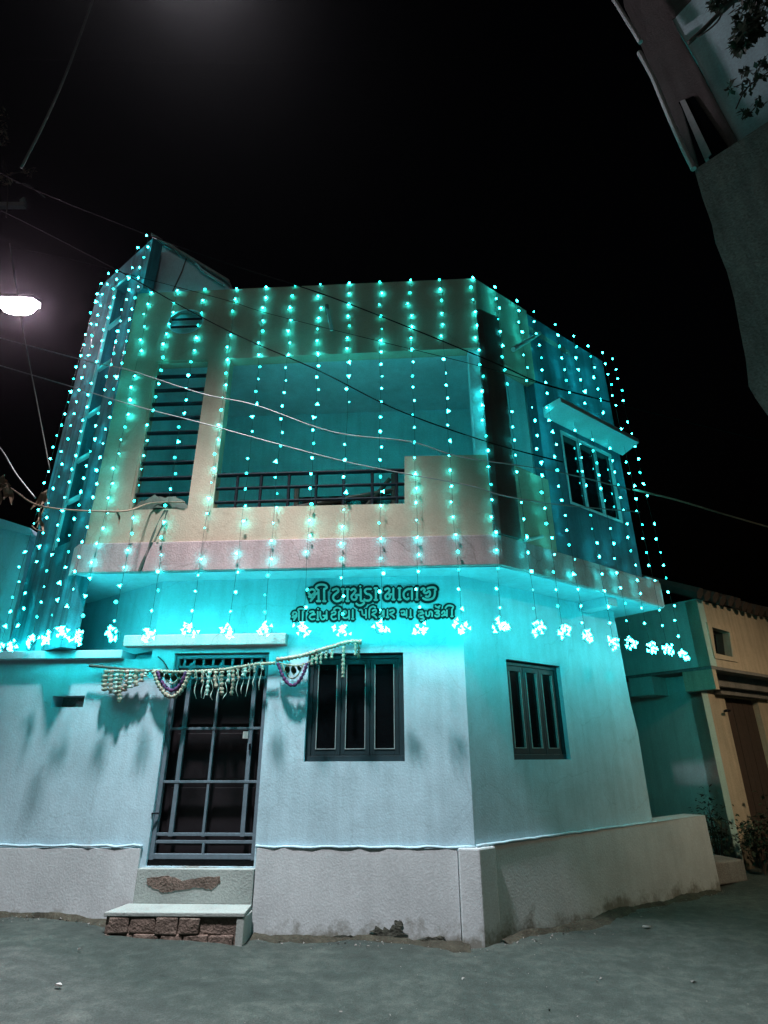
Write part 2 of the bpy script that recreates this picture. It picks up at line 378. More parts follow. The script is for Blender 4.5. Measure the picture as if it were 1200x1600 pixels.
# upper front wall: cream, openings
TOP = 7.65
cv = FU.sz(290, 502); R_V = .215
circ = [(cv[0]+R_V*1.17*math.cos(a*math.pi/16), cv[1]+R_V*math.sin(a*math.pi/16)) for a in range(32)]
VENT = (3.172, 3.885, 4.292, 6.450)
outer = [(4.36, 3.868), (4.36, TOP), (SK, TOP), (SK, 6.47), (2.880, 6.445), (2.868, 4.290), (.610, 4.285), (.600, 4.905), (SK+.045, 4.895), (SK+.045, 3.868)]
part('upper_front_wall', wall(FU, outer, [rz(VENT), circ], .15), M_CREAM, house)
part('upper_right_wall', wall(RU, [(.0, 6.42), (1.05, 6.38), (1.05, TOP-.003), (.0, TOP-.003)], [], .15, k=-.002), M_CREAM, house)
part('side_parapet', wall(RU, [(.0, 3.869), (1.05, 3.869), (1.05, 4.865), (.0, 4.90)], [], .15, k=-.002), M_CREAM, house)
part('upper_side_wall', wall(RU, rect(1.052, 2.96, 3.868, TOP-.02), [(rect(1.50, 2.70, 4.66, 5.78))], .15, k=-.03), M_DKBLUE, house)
# pillar at the corner
part('corner_pillar', MB().pbox(FU, SK-.02, -.25, 3.870, 7.05, -.22, -.035), M_LOGGIA, house, bevel=.008)
part('corner_fin', MB().prism([q+V((0, 0, 3.872)) for q in (K+FU.n*.06+RU.d*.05, RU.pt(.31, 0, .08), RU.pt(.31, 0, .0), RU.pt(.06, 0, .0), K+FU.n*-.02+FU.d*.03, K+FU.n*.045+FU.d*.03)], V((0, 0, 3.20))), M_FIN, house)
# loggia inside
back = FU.off(-1.66)
part('loggia_back_wall', wall(back, rect(-2.08, 4.3, 3.87, 7.29), [], .1), M_LOGGIA, house)
lg = [FU.pt(4.22, 0, -.16), FU.pt(SK+.1, 0, -.16), RU.pt(1.0, 0, -.16), RU.pt(3.0, 0, -.3), RU.pt(3.0, 0, -2.2), FU.pt(4.22, 0, -1.65)]
part('loggia_ceiling', plan(lg, 6.62, 6.70), M_LOGGIA, house)
part('loggia_floor', plan(lg, 3.869, 3.90), M_GREY, house)
part('loggia_left_wall', MB().pbox(FU, 4.22, 4.30, 3.9, 7.29, -1.65, -.16), M_LOGGIA, house)
part('loggia_divider', MB().pbox(RU, 1.06, 1.16, 3.9, 6.62, -1.7, -.22), M_LOGGIA, house)
roof_pts = [FU.pt(4.36, 0, -.01), K+FU.n*-.01, RU.pt(2.96, 0, -.04), RU.pt(2.96, 0, -3), FU.pt(4.36, 0, -3.2)]
part('roof_slab', plan(roof_pts, 7.30, 7.40), M_GREY, house)
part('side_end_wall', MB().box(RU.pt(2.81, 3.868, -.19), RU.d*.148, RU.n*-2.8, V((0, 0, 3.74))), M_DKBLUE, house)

# closed back of the house
def upright(a, b, z0, z1, th=.15):
    a, b = V((a.x, a.y, z0)), V((b.x, b.y, z0)); d = (b-a).normalized(); return MB().box(a, b-a, V((-d.y, d.x, 0))*th, V((0, 0, z1-z0)))
B1 = L1.pt(1.28, 0, -.2); B2 = V((-3.2, 10.6, 0)); B3 = RU.pt(2.78, 0, -3.3); B4 = RU.pt(2.78, 0, -.25); B5 = RL.pt(2.95, 0, -.25)
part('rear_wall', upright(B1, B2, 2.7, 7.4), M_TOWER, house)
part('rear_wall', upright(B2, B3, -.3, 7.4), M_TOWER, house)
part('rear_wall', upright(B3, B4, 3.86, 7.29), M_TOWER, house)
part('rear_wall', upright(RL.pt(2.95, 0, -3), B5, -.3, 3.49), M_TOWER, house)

# round vent bars, vent bars
part('vent_back_disc', MB().prism(P3(FU, [(cv[0]+(a-cv[0])*1.02, cv[1]+(z-cv[1])*1.02) for a, z in circ], -.075), FU.n*-.06), M_CHAJJA, house)  # pale disc added close behind the opening so the vent looks lit
rv = part('round_vent', MB().prism(P3(FU, circ, -.001), FU.n*-.004, [[FU.pt(cv[0]+(a-cv[0])*.93, cv[1]+(z-cv[1])*.93, -.001) for a, z in circ]]), M_LOGGIA, house)
for dz in (-.055, .075):
    part('vent_bar', MB().tube([FU.pt(cv[0]-.22, cv[1]+dz, -.045), FU.pt(cv[0]+.22, cv[1]+dz, -.045)], .016, 8), M_RAIL, rv)
vw = part('vent_window', MB().pbox(FU, VENT[0], VENT[1], VENT[3]-.03, VENT[3], -.13, -.012).pbox(FU, VENT[1]-.03, VENT[1], VENT[2], VENT[3]-.03, -.13, -.012), M_CREAM, house)
for i in range(9):
    z = 6.235 - i*.2155
    part('vent_bar', MB().tube([FU.pt(VENT[0]-.01, z, -.06), FU.pt(VENT[1]+.01, z, -.06)], .026, 6), M_RAIL, vw)
# balcony railing
rl = part('balcony_railing', MB().tube([FU.pt(.60, 4.74, -.05), FU.pt(2.87, 4.74, -.05)], .026, 8), M_RAIL, house)
for z in (4.56, 4.38): part('rail', MB().tube([FU.pt(.60, z, -.05), FU.pt(2.87, z, -.05)], .020, 8), M_RAIL, rl)
for a in (2.62, 2.33, 1.99, 1.66, 1.33, .99, .70): part('baluster', MB().tube([FU.pt(a, 4.29, -.05), FU.pt(a, 4.74, -.05)], .019, 6), M_RAIL, rl)

# stair tower on the left
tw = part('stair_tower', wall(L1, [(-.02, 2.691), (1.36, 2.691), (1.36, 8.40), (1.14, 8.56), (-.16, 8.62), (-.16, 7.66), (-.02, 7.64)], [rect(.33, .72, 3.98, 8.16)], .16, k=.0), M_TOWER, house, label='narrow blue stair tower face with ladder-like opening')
for z in (4.60, 5.20, 5.90, 6.67, 7.42):
    part('rung', MB().pbox(L1, .325, .725, z-.025, z+.025, -.05, -.004), M_CHAJJA, tw, bevel=.005)
part('opening_edge', MB().pbox(L1, .70, .745, 3.95, 8.16, -.02, .012).pbox(L1, .30, .742, 8.165, 8.20, -.02, .012), M_CHAJJA, tw)
# cabin gable on the roof
gb = [FU.off(-.16).sz(*q) for q in ((241, 372), (357, 446), (357, 470), (228, 470))]
part('stair_cabin', wall(FU.off(-.16), gb, [], .12), M_CHAJJA, house)
part('cabin_roof', MB().prism([FU.pt(gb[0][0]+.03, gb[0][1]+.005, .0-.10), FU.pt(gb[1][0]-.02, gb[1][1]+.015, -.10), FU.pt(gb[1][0]-.02, gb[1][1]+.055, -.10), FU.pt(gb[0][0]+.03, gb[0][1]+.05, -.10)], FU.n*-1.3), M_GREY, house)
gk = FU.off(-.157)
part('gable_pipe', MB().tube([gk.hit(*q) for q in ((243, 384), (236, 420), (229, 455))], .012, 6), M_FIN, house)
part('gable_pipe', MB().tube([gk.hit(*q) for q in ((292, 402), (284, 425), (270, 455))], .010, 6), M_FIN, house)
part('gable_pipe', MB().tube([gk.hit(*q)+FU.n*.03 for q in ((308, 414), (316, 424), (340, 440), (352, 448))], .018, 6), M_CHAJJA, house)

# sunshade over the side window
P = RU.off(-.03)
ja, jb = P.sz(851, 662), P.sz(973, 714)
part('sunshade', MB().prism([P.pt(ja[0], 5.87, .0), P.pt(ja[0], 5.96, .30), P.pt(ja[0], 6.03, .30), P.pt(ja[0], 6.03, .0)], P.d*(jb[0]-ja[0])), M_CHAJJA, house, bevel=.006)

# windows ------------------------------------------------------------
def shutter_window(P, T, n, label):
    s0, s1, z0, z1 = T; fwid = .055; D0, D1 = -.11, -.055
    f = MB().pbox(P, s0, s1, z0, z0+fwid, D0, D1).pbox(P, s0, s1, z1-fwid, z1, D0, D1)
    f.pbox(P, s0, s0+fwid, z0+fwid, z1-fwid, D0, D1).pbox(P, s1-fwid, s1, z0+fwid, z1-fwid, D0, D1)
    wdw = part('window', f, M_SHUT, house, label=label, bevel=.004)
    wd = (s1-s0-2*fwid)/n
    for i in range(n):
        a = s0+fwid+i*wd
        stile = .048 if n == 3 else .042
        sh = MB()
        sh.pbox(P, a+.003, a+stile, z0+fwid+.002, z1-fwid-.002, D0, D1-.012).pbox(P, a+wd-stile, a+wd-.003, z0+fwid+.002, z1-fwid-.002, D0, D1-.012)
        sh.pbox(P, a+stile, a+wd-stile, z0+fwid+.002, z0+fwid+.06, D0, D1-.012).pbox(P, a+stile, a+wd-stile, z1-fwid-.06, z1-fwid-.002, D0, D1-.012)
        part('shutter', sh, M_SHUT, wdw, bevel=.003)
        part('panel', MB().pbox(P, a+stile-.004, a+wd-stile+.004, z0+fwid+.05, z1-fwid-.05, D0, D0+.02), M_PANEL, wdw)
        x0, x1, y0, y1 = a+stile+.001, a+wd-stile-.001, z0+fwid+.062, z1-fwid-.062
        bd = MB(); w2 = .007
        bd.pbox(P, x0, x1, y0, y0+w2, D0+.021, D1-.006).pbox(P, x0, x0+w2, y0+w2, y1, D0+.021, D1-.006).pbox(P, x1-w2, x1, y0+w2, y1, D0+.021, D1-.006)
        part('beading', bd, M_BEAD, wdw)
    return wdw
w1 = shutter_window(FL, WIN_F, 3, 'dark three panel shuttered window beside the door')
w2_ = shutter_window(RL, WIN_R, 3, 'dark shuttered window round the corner')
# side upper window: three dark panes
P = RU.off(-.03)
fr = MB(); T = (1.50, 2.70, 4.66, 5.78); fwid = .032
fr.pbox(P, T[0], T[1], T[2], T[2]+fwid, -.10, .012).pbox(P, T[0], T[1], T[3]-fwid, T[3], -.10, .012)
fr.pbox(P, T[0], T[0]+fwid, T[2]+fwid, T[3]-fwid, -.10, .012).pbox(P, T[1]-fwid, T[1], T[2]+fwid, T[3]-fwid, -.10, .012)
uw = part('window', fr, M_CHAJJA, house, label='three pane dark glass window on the upper side wall', bevel=.004)
for a in (1.885, 2.275): part('mullion', MB().pbox(P, a, a+.03, T[2]+fwid, T[3]-fwid, -.10, .006), M_CHAJJA, uw)
for a, b in ((1.532, 1.885), (1.915, 2.275), (2.305, 2.668)): part('pane', MB().pbox(P, a, b, T[2]+fwid, T[3]-fwid, -.035, -.025), M_GLASS, uw)

# door ---------------------------------------------------------------
s0, s1, z0, z1 = DOOR
dr = part('door', MB().pbox(FL, s0+.01, s1-.01, z0, z1, -.21, -.17), M_WOOD, house, label='dark door behind a grey steel grille gate')
for i, (a, b) in enumerate(((s0+.09, (s0+s1)/2-.02), ((s0+s1)/2+.02, s1-.09))):
    for (y0, y1) in ((.80, 1.30), (1.38, 1.83), (1.92, 2.35)):
        part('door_panel', MB().pbox(FL, a, b, y0, y1, -.171, -.158), M_WOOD, dr, bevel=.008)
gt = thing('grille_gate', 'grey steel grille gate closed across the front door', 'gate', FL.pt((s0+s1)/2, z0, -.06))
def bar(a0, a1, b0, b1, nm='bar', k=(-.085, -.050)):
    part(nm, MB().pbox(FL, a0, a1, b0, b1, *k), M_STEEL, gt, bevel=.003)
part('gate_frame', MB().pbox(FL, s0+.005, s0+.045, z0+.03, z1-.02, -.10, -.04).pbox(FL, s1-.045, s1-.005, z0+.03, z1-.02, -.10, -.04).pbox(FL, s0+.045, s1-.045, z0+.055, z0+.10, -.10, -.04).pbox(FL, s0+.045, s1-.045, z1-.055, z1-.02, -.10, -.04), M_STEEL, gt, bevel=.003)
part('threshold', MB().pbox(FL, s0, s1, z0, z0+.05, -.12, -.03), M_PANEL, gt)
gx = [FL.off(-.05).sz(*q)[0] for q in ((284, 1160), (332, 1160), (390, 1160))]   # three uprights of the leaf
bar(gx[0]-.022, gx[0]+.022, .86, 2.56); bar(gx[1]-.013, gx[1]+.013, .86, 2.56); bar(gx[2]-.022, gx[2]+.022, .86, 2.56)
mid = (gx[0]+gx[2])/2
bar((s0+s1)/2-.012, (s0+s1)/2+.012, z0+.10, .80)
for z in (.80, .865): bar(s0+.045, s1-.045, z, z+.028, k=(-.08, -.055) if z < .85 else (-.079, -.053))
for z in (1.345, 1.86): bar(s0+.046, s1-.046, z, z+.024, k=(-.078, -.046))
bar(s0+.046, s1-.046, 2.38, 2.405, k=(-.078, -.046))
for i in range(9):
    a = s0+.10+i*(s1-s0-.2)/8
    bar(a-.012, a+.012, 2.53, 2.64, nm='transom_bar', k=(-.088, -.06))
bar(s0+.046, s1-.046, 2.50, 2.53, k=(-.089, -.047))
part('lock_plate', MB().pbox(FL, gx[2]+.02, gx[2]+.075, 1.77, 1.84, -.05, -.035), M_TUBE, gt)
part('latch', MB().tube([FL.pt(s1+.01, 1.07, .01), FL.pt(s1-.06, 1.07, -.02)], .009, 6).tube([FL.pt(gx[2]-.01, 1.66, -.04), FL.pt(gx[2]-.01, 1.72, -.03)], .012, 6), M_RAIL, gt)

# ------------------------------------------------------------------ raised name sign in Gujarati
sign = thing('name_sign', 'raised dark sign with two lines of pale Gujarati letters above the window', 'sign', FL.pt(1.0, 3.1, 0))
ZA = lambda x, y: FL.sz(450+x/8, 900+y/8)
ZB = lambda x, y: FL.sz(580+x/8, 900+y/8)
SIGN = [  # (zoom, line, [strokes])
 (ZA, 1, [[(285,240),(262,222),(268,190),(300,172),(335,185),(335,215),(300,245),(265,262)], [(262,262),(310,275),(335,262)], [(345,235),(320,275),(285,320)]]),
 (ZA, 1, [[(385,178),(388,320)], [(362,320),(410,320)], [(388,200),(355,235)]]),
 (ZA, 1, [[(375,180),(352,155),(372,125),(420,112),(470,122),(490,150),(458,172)], [(455,165),(457,320)], [(440,320),(476,320)]]),
 (ZA, 1, [[(560,185),(610,165),(635,190),(605,225),(572,255),(572,295),(610,322),(660,305),(685,260)], [(690,172),(690,318)], [(672,172),(705,172)]]),
 (ZA, 1, [[(748,172),(748,318)], [(730,172),(766,172)], [(730,318),(766,318)]]),
 (ZA, 1, [[(790,185),(825,165),(848,190),(825,225),(795,262),(810,298),(845,300),(862,270),(845,245),(905,243)], [(910,168),(912,318)], [(905,132),(906,140)]]),
 (ZA, 1, [[(912,318),(940,320),(952,345),(920,370),(885,372),(855,350)]]),
 (ZA, 1, [[(1040,168),(985,168),(962,195),(985,228),(1025,240),(1045,275),(1020,310),(975,312),(955,295)]]),
 (ZA, 1, [[(1100,160),(1100,305)], [(1080,160),(1120,160)], [(1080,305),(1120,305)]]),
 (ZB, 1, [[(172,178),(205,160),(230,180),(215,215),(180,250),(185,285),(215,290),(238,262),(225,238),(270,236)], [(278,160),(278,300)], [(262,300),(295,300)]]),
 (ZB, 1, [[(355,160),(355,300)], [(338,160),(372,160)], [(338,300),(372,300)]]),
 (ZB, 1, [[(470,165),(430,185),(405,225),(415,275),(450,298),(470,280)], [(510,160),(510,298)], [(470,170),(510,165)]]),
 (ZB, 1, [[(572,158),(572,300)], [(555,158),(590,158)], [(555,300),(590,300)]]),
 (ZB, 1, [[(622,180),(650,160),(672,180),(655,205),(685,222),(725,195),(735,235),(715,265),(680,262)], [(700,165),(745,150),(790,152),(808,175),(795,185)], [(795,185),(795,235),(775,280),(730,300),(680,300),(645,282)]]),
 (ZA, 2, [[(62,490),(75,460),(105,460),(112,485),(85,505),(58,520),(98,528)], [(115,500),(75,560)], [(140,440),(140,560)]]),
 (ZA, 2, [[(130,440),(135,420),(165,412),(200,420),(205,445)], [(188,445),(188,562)]]),
 (ZA, 2, [[(275,455),(320,448),(325,470),(295,490),(272,520),(300,548),(338,540)], [(295,492),(345,482)]]),
 (ZA, 2, [[(375,450),(376,552)], [(362,552),(390,552)], [(378,412),(379,420)]]),
 (ZA, 2, [[(405,450),(408,510),(430,548),(462,535),(465,505),(440,500)], [(485,445),(487,545)], [(462,500),(485,500)]]),
 (ZA, 2, [[(545,465),(570,445),(598,452),(590,482),(552,492),(545,525),(570,548),(605,535)]]),
 (ZA, 2, [[(575,425),(610,402),(650,410),(660,435),(640,455)], [(640,455),(640,550)]]),
 (ZA, 2, [[(690,455),(715,440),(730,462),(712,485),(688,500),(705,530),(745,525),(762,505)], [(765,435),(767,545)]]),
 (ZA, 2, [[(812,425),(812,542)], [(798,542),(826,542)]]),
 (ZA, 2, [[(893,430),(922,428),(930,455),(935,488),(972,492)], [(975,425),(977,530)]]),
 (ZA, 2, [[(1018,528),(1018,440),(1030,402),(1065,385),(1095,400)]]),
 (ZA, 2, [[(1055,440),(1095,425),(1105,450),(1075,472),(1052,485),(1080,500),(1108,528)]]),
 (ZA, 2, [[(1145,468),(1170,440),(1188,465),(1165,500),(1140,515),(1175,525),(1195,510)]]),
 (ZB, 2, [[(160,430),(160,515)], [(205,425),(206,520)], [(190,520),(220,520)]]),
 (ZB, 2, [[(232,440),(275,428),(288,450),(262,470),(235,482),(265,500),(292,525)]]),
 (ZB, 2, [[(372,450),(405,440),(420,465),(395,490),(378,480)], [(405,490),(442,488)], [(442,430),(443,515)]]),
 (ZB, 2, [[(492,425),(493,518)], [(478,518),(508,518)]]),
 (ZB, 2, [[(590,450),(635,445),(640,465),(612,480),(592,500),(615,520),(650,508)], [(612,482),(660,470)], [(625,522),(655,530),(655,552),(620,560)]]),
 (ZB, 2, [[(685,455),(688,495),(710,508),(728,485),(728,455),(748,448),(762,470),(760,510)]]),
 (ZB, 2, [[(795,440),(840,438),(845,455),(812,470),(850,480),(845,505),(815,512),(795,498)], [(800,378),(825,395),(860,378)], [(825,395),(850,405)]]),
 (ZB, 2, [[(880,470),(905,442),(922,465),(900,495),(880,505)], [(945,430),(945,510)], [(905,495),(945,490)]]),
 (ZB, 2, [[(925,410),(950,380),(990,375),(1025,392),(1010,420)], [(1008,420),(1008,510)], [(995,510),(1022,510)]]),
]
kcount = [0]
def stroke(mb, pts, hw, k0, k1):
    """flat ribbon with round ends standing k0..k1 proud of the wall"""
    kcount[0] += 1; k1 = k1 + (kcount[0] % 29)*.00012
    pts = [V((a, z)) for a, z in pts]
    if len(pts) > 2:
        q = smooth_path([V((p.x, p.y, 0)) for p in pts], 3); pts = [V((p.x, p.y)) for p in q]
    n = len(pts); left = []; right = []
    for i, p in enumerate(pts):
        t = (pts[min(i+1, n-1)] - pts[max(i-1, 0)])
        t = t.normalized() if t.length > 1e-6 else V((1, 0)); nn = V((-t.y, t.x))
        if i == 0: t0 = t
        if i == n-1: t1 = t
        left.append(p+nn*hw); right.append(p-nn*hw)
    base0 = pts[0]-t0*hw*.8; base1 = pts[-1]+t1*hw*.8
    ring_v = []; fs = []
    for i in range(n):
        for q, k in ((left[i], k1), (right[i], k1), (right[i], k0), (left[i], k0)): ring_v.append(FL.pt(q.x, q.y, k))
    for i in range(n-1):
        for c in range(4):
            fs.append((4*i+c, 4*i+(c+1) % 4, 4*(i+1)+(c+1) % 4, 4*(i+1)+c))
    m = 4*n
    ring_v += [FL.pt(base0.x, base0.y, k1), FL.pt(base0.x, base0.y, k0), FL.pt(base1.x, base1.y, k1), FL.pt(base1.x, base1.y, k0)]
    fs += [(0, m, 1), (3, 2, m+1), (1, m, m+1, 2), (0, 3, m+1, m)]
    e = 4*(n-1); fs += [(e, e+1, m+2), (e+3, m+3, e+2), (e+1, e+2, m+3, m+2), (e, m+2, m+3, e+3)]
    mb.add(ring_v, fs)
backs = {1: MB(), 2: MB()}; rims = {1: MB(), 2: MB()}
for zf, line, strokes in SIGN:
    lm = MB()
    for stp in strokes:
        pts = [zf(*p) for p in stp]
        hwl = .0115 if line == 1 else .0085
        stroke(lm, pts, hwl, .012, .026)
        stroke(backs[line], pts, .040 if line == 1 else .033, .002, .012 + (.004 if line == 1 else 0))
        stroke(rims[line], pts, .050 if line == 1 else .041, .001, .006)
    part('letter', lm, M_LETTER, sign)
for l in (1, 2):
    part('backing', backs[l], M_SIGNBACK, sign, label='dark outline behind the upper line of letters' if l == 1 else 'dark outline behind the lower line of letters')
    part('rim', rims[l], M_SIGNRIM, sign)

# ------------------------------------------------------------------ string lights
def bulb_mesh(k):
    mb = MB(); n = 6 if k == 0 else 8; ph = .5 + k*.13
    ring = []
    for i in range(n):
        r = (.028 if i % 2 == 0 else .012) if k == 0 else (.017 if k == 1 else .0145)
        a = math.pi*2*i/n + math.pi/2 + ph*.2
        ring.append(V((r*math.cos(a), 0, r*math.sin(a))))
    vs_ = [V((0, -.013, 0)), V((0, .013, 0))] + ring
    fs = []
    for i in range(n):
        a, b = 2+i, 2+(i+1) % n; fs += [(0, a, b), (1, b, a)]
    mb.add(vs_, fs); me = mb.mesh('bulb'); me.materials.append(M_BULB); return me
BULBS = [bulb_mesh(k) for k in range(3)]
_dim = BULBS[1].copy(); _dim.materials.clear(); _dim.materials.append(M_DIM); BULBS += [BULBS[2], _dim]
def rotm(P): return math.atan2(P.n.x, -P.n.y)
def light_string(P, s_top, z_top, s_bot, z_bot, label, group, k_top=.07, k_bot=.09, pitch=.2, cluster=16, spread=.09):
    top = P.pt(s_top, z_top, k_top)
    t = thing('light_string', label, 'string lights', top, group)
    sway = random.uniform(-.035, .035); ph = random.uniform(0, 6)
    def at(z):
        u = (z_top - z)/(z_top - z_bot)
        return P.pt(s_top+(s_bot-s_top)*u + sway*math.sin(u*math.pi) + .008*math.sin(z*5+ph), z, k_top+(k_bot-k_top)*u)
    n = int((z_top-z_bot)/.35)
    part('wire', MB().tube([at(z_top-(z_top-z_bot)*i/n) for i in range(n+1)], .0022, 4), M_GWIRE, t)
    az = rotm(P)
    def bulb(p, big=False):
        o = bpy.data.objects.new('bulb', random.choice(BULBS)); o.parent = t; o.location = p - top
        if big: o.data = BULBS[0]
        o.rotation_euler = (random.uniform(-.7, .9), random.uniform(-3, 3), az+random.uniform(-.6, .6))
        f = (random.uniform(.78, 1.2) if random.random() > .08 else .5) if not big else random.uniform(.85, 1.15); o.scale = (f, f, f); COL.objects.link(o)
    z = z_top - .02
    while z > z_bot + .14:
        if random.random() > .03: bulb(at(z) + V((random.uniform(-.026, .026), random.uniform(-.014, .014), 0)))
        z -= pitch*random.uniform(.9, 1.12)
    b = at(z_bot); tilt = random.uniform(-.8, .8)
    for i in range(cluster):
        a, r = random.uniform(0, 6.28), random.random()**.6*spread
        dx, dz = r*math.cos(a), r*math.sin(a)*.85
        bulb(b + P.d*(dx) + V((0, 0, dz+tilt*dx*.5)) + P.n*random.uniform(-.03, .05), True)
    # coil of leftover wire
    cl = [b + P.d*(.07*math.cos(i*.9)) + V((0, 0, .06*math.sin(i*.9))) + P.n*(.01*math.sin(i)) for i in range(16)]
    part('coil', MB().tube(cl, .0022, 4), M_GWIRE, t)
    return t
GF = 'teal light strings hanging down the front facade'
front = [(3.748, 'teal light string beside the left jamb of the barred vent window, over the pink slab'),
 (4.15, 'leftmost teal light string on the cream front wall'),
 (3.356, 'teal light string passing the right edge of the barred vent window'),
 (2.915, 'teal light string running down the left edge of the balcony opening'),
 (2.498, 'teal light string second in from the left edge of the balcony opening'),
 (2.114, 'teal light string whose bunch of bulbs hangs just above the door ledge end'),
 (1.707, 'teal light string whose bulb bunch hangs under the first word of the sign'),
 (1.295, 'teal light string crossing the middle of the upper sign line'),
 (.872, 'teal light string passing between the two words of the upper sign line'),
 (.48, 'teal light string over the solid cream parapet, ending under the right part of the sign'),
 (.03, 'teal light string just right of the sign, near the centre of the solid parapet'),
 (-.375, 'teal light string down the blue face of the corner pillar')]
for s, lab in front:
    zb = {3.748: 2.80, 4.15: 2.78, 3.356: 2.78}.get(s, 2.825)
    light_string(FU, s+random.uniform(-.015, .015), 7.66, s, zb + random.uniform(-.015, .015), lab, GF, k_top=.028, k_bot=.08)
GR = 'teal light strings hanging down the right hand side'
right = [(.381, .30, 'first teal light string right of the corner fin'), (.814, .72, 'teal light string at the right end of the side balcony opening'),
 (1.23, 1.10, 'teal light string at the joint of the cream and the deep blue side walls'), (1.764, 1.60, 'teal light string over the left pane of the upper side window'),
 (2.154, 2.02, 'teal light string over the middle pane of the upper side window'), (2.588, 2.42, 'teal light string over the right pane of the upper side window'),
 (3.00, 2.75, 'teal light string right beside the upper side window'), (3.40, 3.02, 'rightmost teal light string, hanging free beyond the side wall')]
for i, (sb_, st_, lab) in enumerate(right):
    light_string(RU, st_, 7.62-.03*i*0, sb_, 2.86 + random.uniform(-.03, .03), lab, GR, k_bot=.11, k_top=.09 if i < 6 else .12, cluster=15)
GL = 'teal light strings hanging down the stair tower'
left = [(1.346, 8.50, 1.16, 'leftmost teal light string on the outer edge of the stair tower'), (.98, 8.56, .93, 'teal light string on the outer strip of the stair tower, second from its left edge'),
 (.50, 8.42, .60, 'teal light string down the ladder-like opening of the stair tower'), (.13, 8.60, .16, 'teal light string on the inner strip of the stair tower'),
 (-.20, 8.64, -.13, 'teal light string on the corner of the stair tower, next to the cream wall')]
for s, zt, stp, lab in left:
    light_string(L1, stp, zt, s, 2.79, lab, GL, k_top=.06, k_bot=.10, pitch=.19, cluster=15)

# ------------------------------------------------------------------ street lamp and its pole (left, in front of the facade)
LP = CAM + ray(30, 480)*12
sl = thing('street_lamp', 'lit street lamp glowing white on its pole left of the house', 'street lamp', (LP.x-1.05, LP.y-.1, 0))
px, py = LP.x-1.6, LP.y-.2
part('pole', MB().tube([(px, py, -.2), (px, py, 5), (px+.01, py, 14.2)], [.13, .11, .08], 12), M_GALV, sl, smooth=True)
part('arm', MB().tube([(px, py, LP.z-.5), (px+.4, py+.03, LP.z), (LP.x-.72, LP.y, LP.z+.16)], .035, 8), M_GALV, sl, smooth=True)
ux, uy = V((1, .05, .05)).normalized(), V((-.05, 1, 0)).normalized()
hb = LP+V((0, 0, .10))
part('lamp_head', MB().prism([hb+ux*a+uy*b for a, b in ((-.75, -.10), (-.75, .10), (-.35, .19), (.32, .17), (.42, 0), (.32, -.17), (-.35, -.19))], V((0, 0, .09))), M_GALV, sl, bevel=.02)
lens = MB(); ns = 20
rings = [[LP+V((0, 0, zz))+ux*(ra*math.cos(i*math.tau/ns))+uy*(rb*math.sin(i*math.tau/ns)) for i in range(ns)] for ra, rb, zz in ((.34, .16, .098), (.345, .16, .02), (.30, .14, -.08), (.18, .08, -.12))]
lens.add([p for r_ in rings for p in r_], [(j*ns+i, j*ns+(i+1) % ns, (j+1)*ns+(i+1) % ns, (j+1)*ns+i) for j in range(3) for i in range(ns)] + [tuple(range(3*ns, 4*ns)), tuple(reversed(range(ns)))])
part('lens', lens, M_LED, sl)
CZ = 12.9
part('crossarm', MB().box((px-.9, py-.06, CZ), (2.1, 0, 0), (0, .10, 0), (0, 0, .11)), M_GALV, sl)
for x in (-.8, .45, 1.1):
    part('insulator', MB().tube([(px+x, py, CZ+.11), (px+x, py, CZ+.2), (px+x, py, CZ+.3)], [.05, .07, .03], 8), M_TUBE, sl)

# the two lamps that light the lane from outside the frame: one added over the lane to light the front wall, one down the lane to the right
def lane_lamp(label, head, base, mat, tilt=(0, 0), size=1.0):
    t = thing('street_lamp', label, 'street lamp', (base[0], base[1], 0))
    h = V(head); b = V((base[0], base[1], 0)); ar = V((h.x-b.x, h.y-b.y, 0)); L_ = ar.length; ar.normalize(); sd_ = V((-ar.y, ar.x, 0))
    part('pole', MB().tube([b+V((0, 0, -.2)), b+V((0, 0, 3)), b+V((0, 0, h.z-.6))], [.09, .08, .06], 12), M_GALV, t, smooth=True)
    part('arm', MB().tube(smooth_path([b+V((0, 0, h.z-.65)), b+ar*.25+V((0, 0, h.z-.1)), h-ar*.3+V((0, 0, .08))], 5), .026, 8), M_GALV, t, smooth=True)
    n = (V((0, 0, -1)) + ar*tilt[0] + sd_*tilt[1]).normalized(); u = (ar - n*ar.dot(n)).normalized(); v = n.cross(u)
    part('lamp_head', MB().box(h-u*.34-v*.10-n*.07, u*.66, v*.20, n*.06), M_GALV, t, bevel=.02)
    part('lens', MB().box(h-u*.22*size-v*.07*size-n*.008, u*.44*size, v*.14*size, n*.012), mat, t)
    return t
KH = V((-2.3, 3.5, 10.8))
kl = lane_lamp('added white lamp on a long arm high over the lane, out of view', KH, (-2.4, -1.6), M_KEY)
ld = bpy.data.lights.new('added_lamp_beam', 'SPOT'); ld.energy = KEY_POWER; ld.color = (1.0, .95, 1.0); ld.shadow_soft_size = .34  # added spot, its cone narrowed so the upper wall stays dark
ld.spot_size = math.radians(60); ld.spot_blend = .7
lo = bpy.data.objects.new('added_lamp_beam', ld); COL.objects.link(lo)
lo.location = KH - V((0, 0, .03)); lo.rotation_euler = (V((-1.2, 3.7, 0))-KH).to_track_quat('-Z', 'Y').to_euler()
lane_lamp('warm street lamp down the lane to the right', (7.4, 6.7, 4.4), (9.0, 5.2), M_WARM)

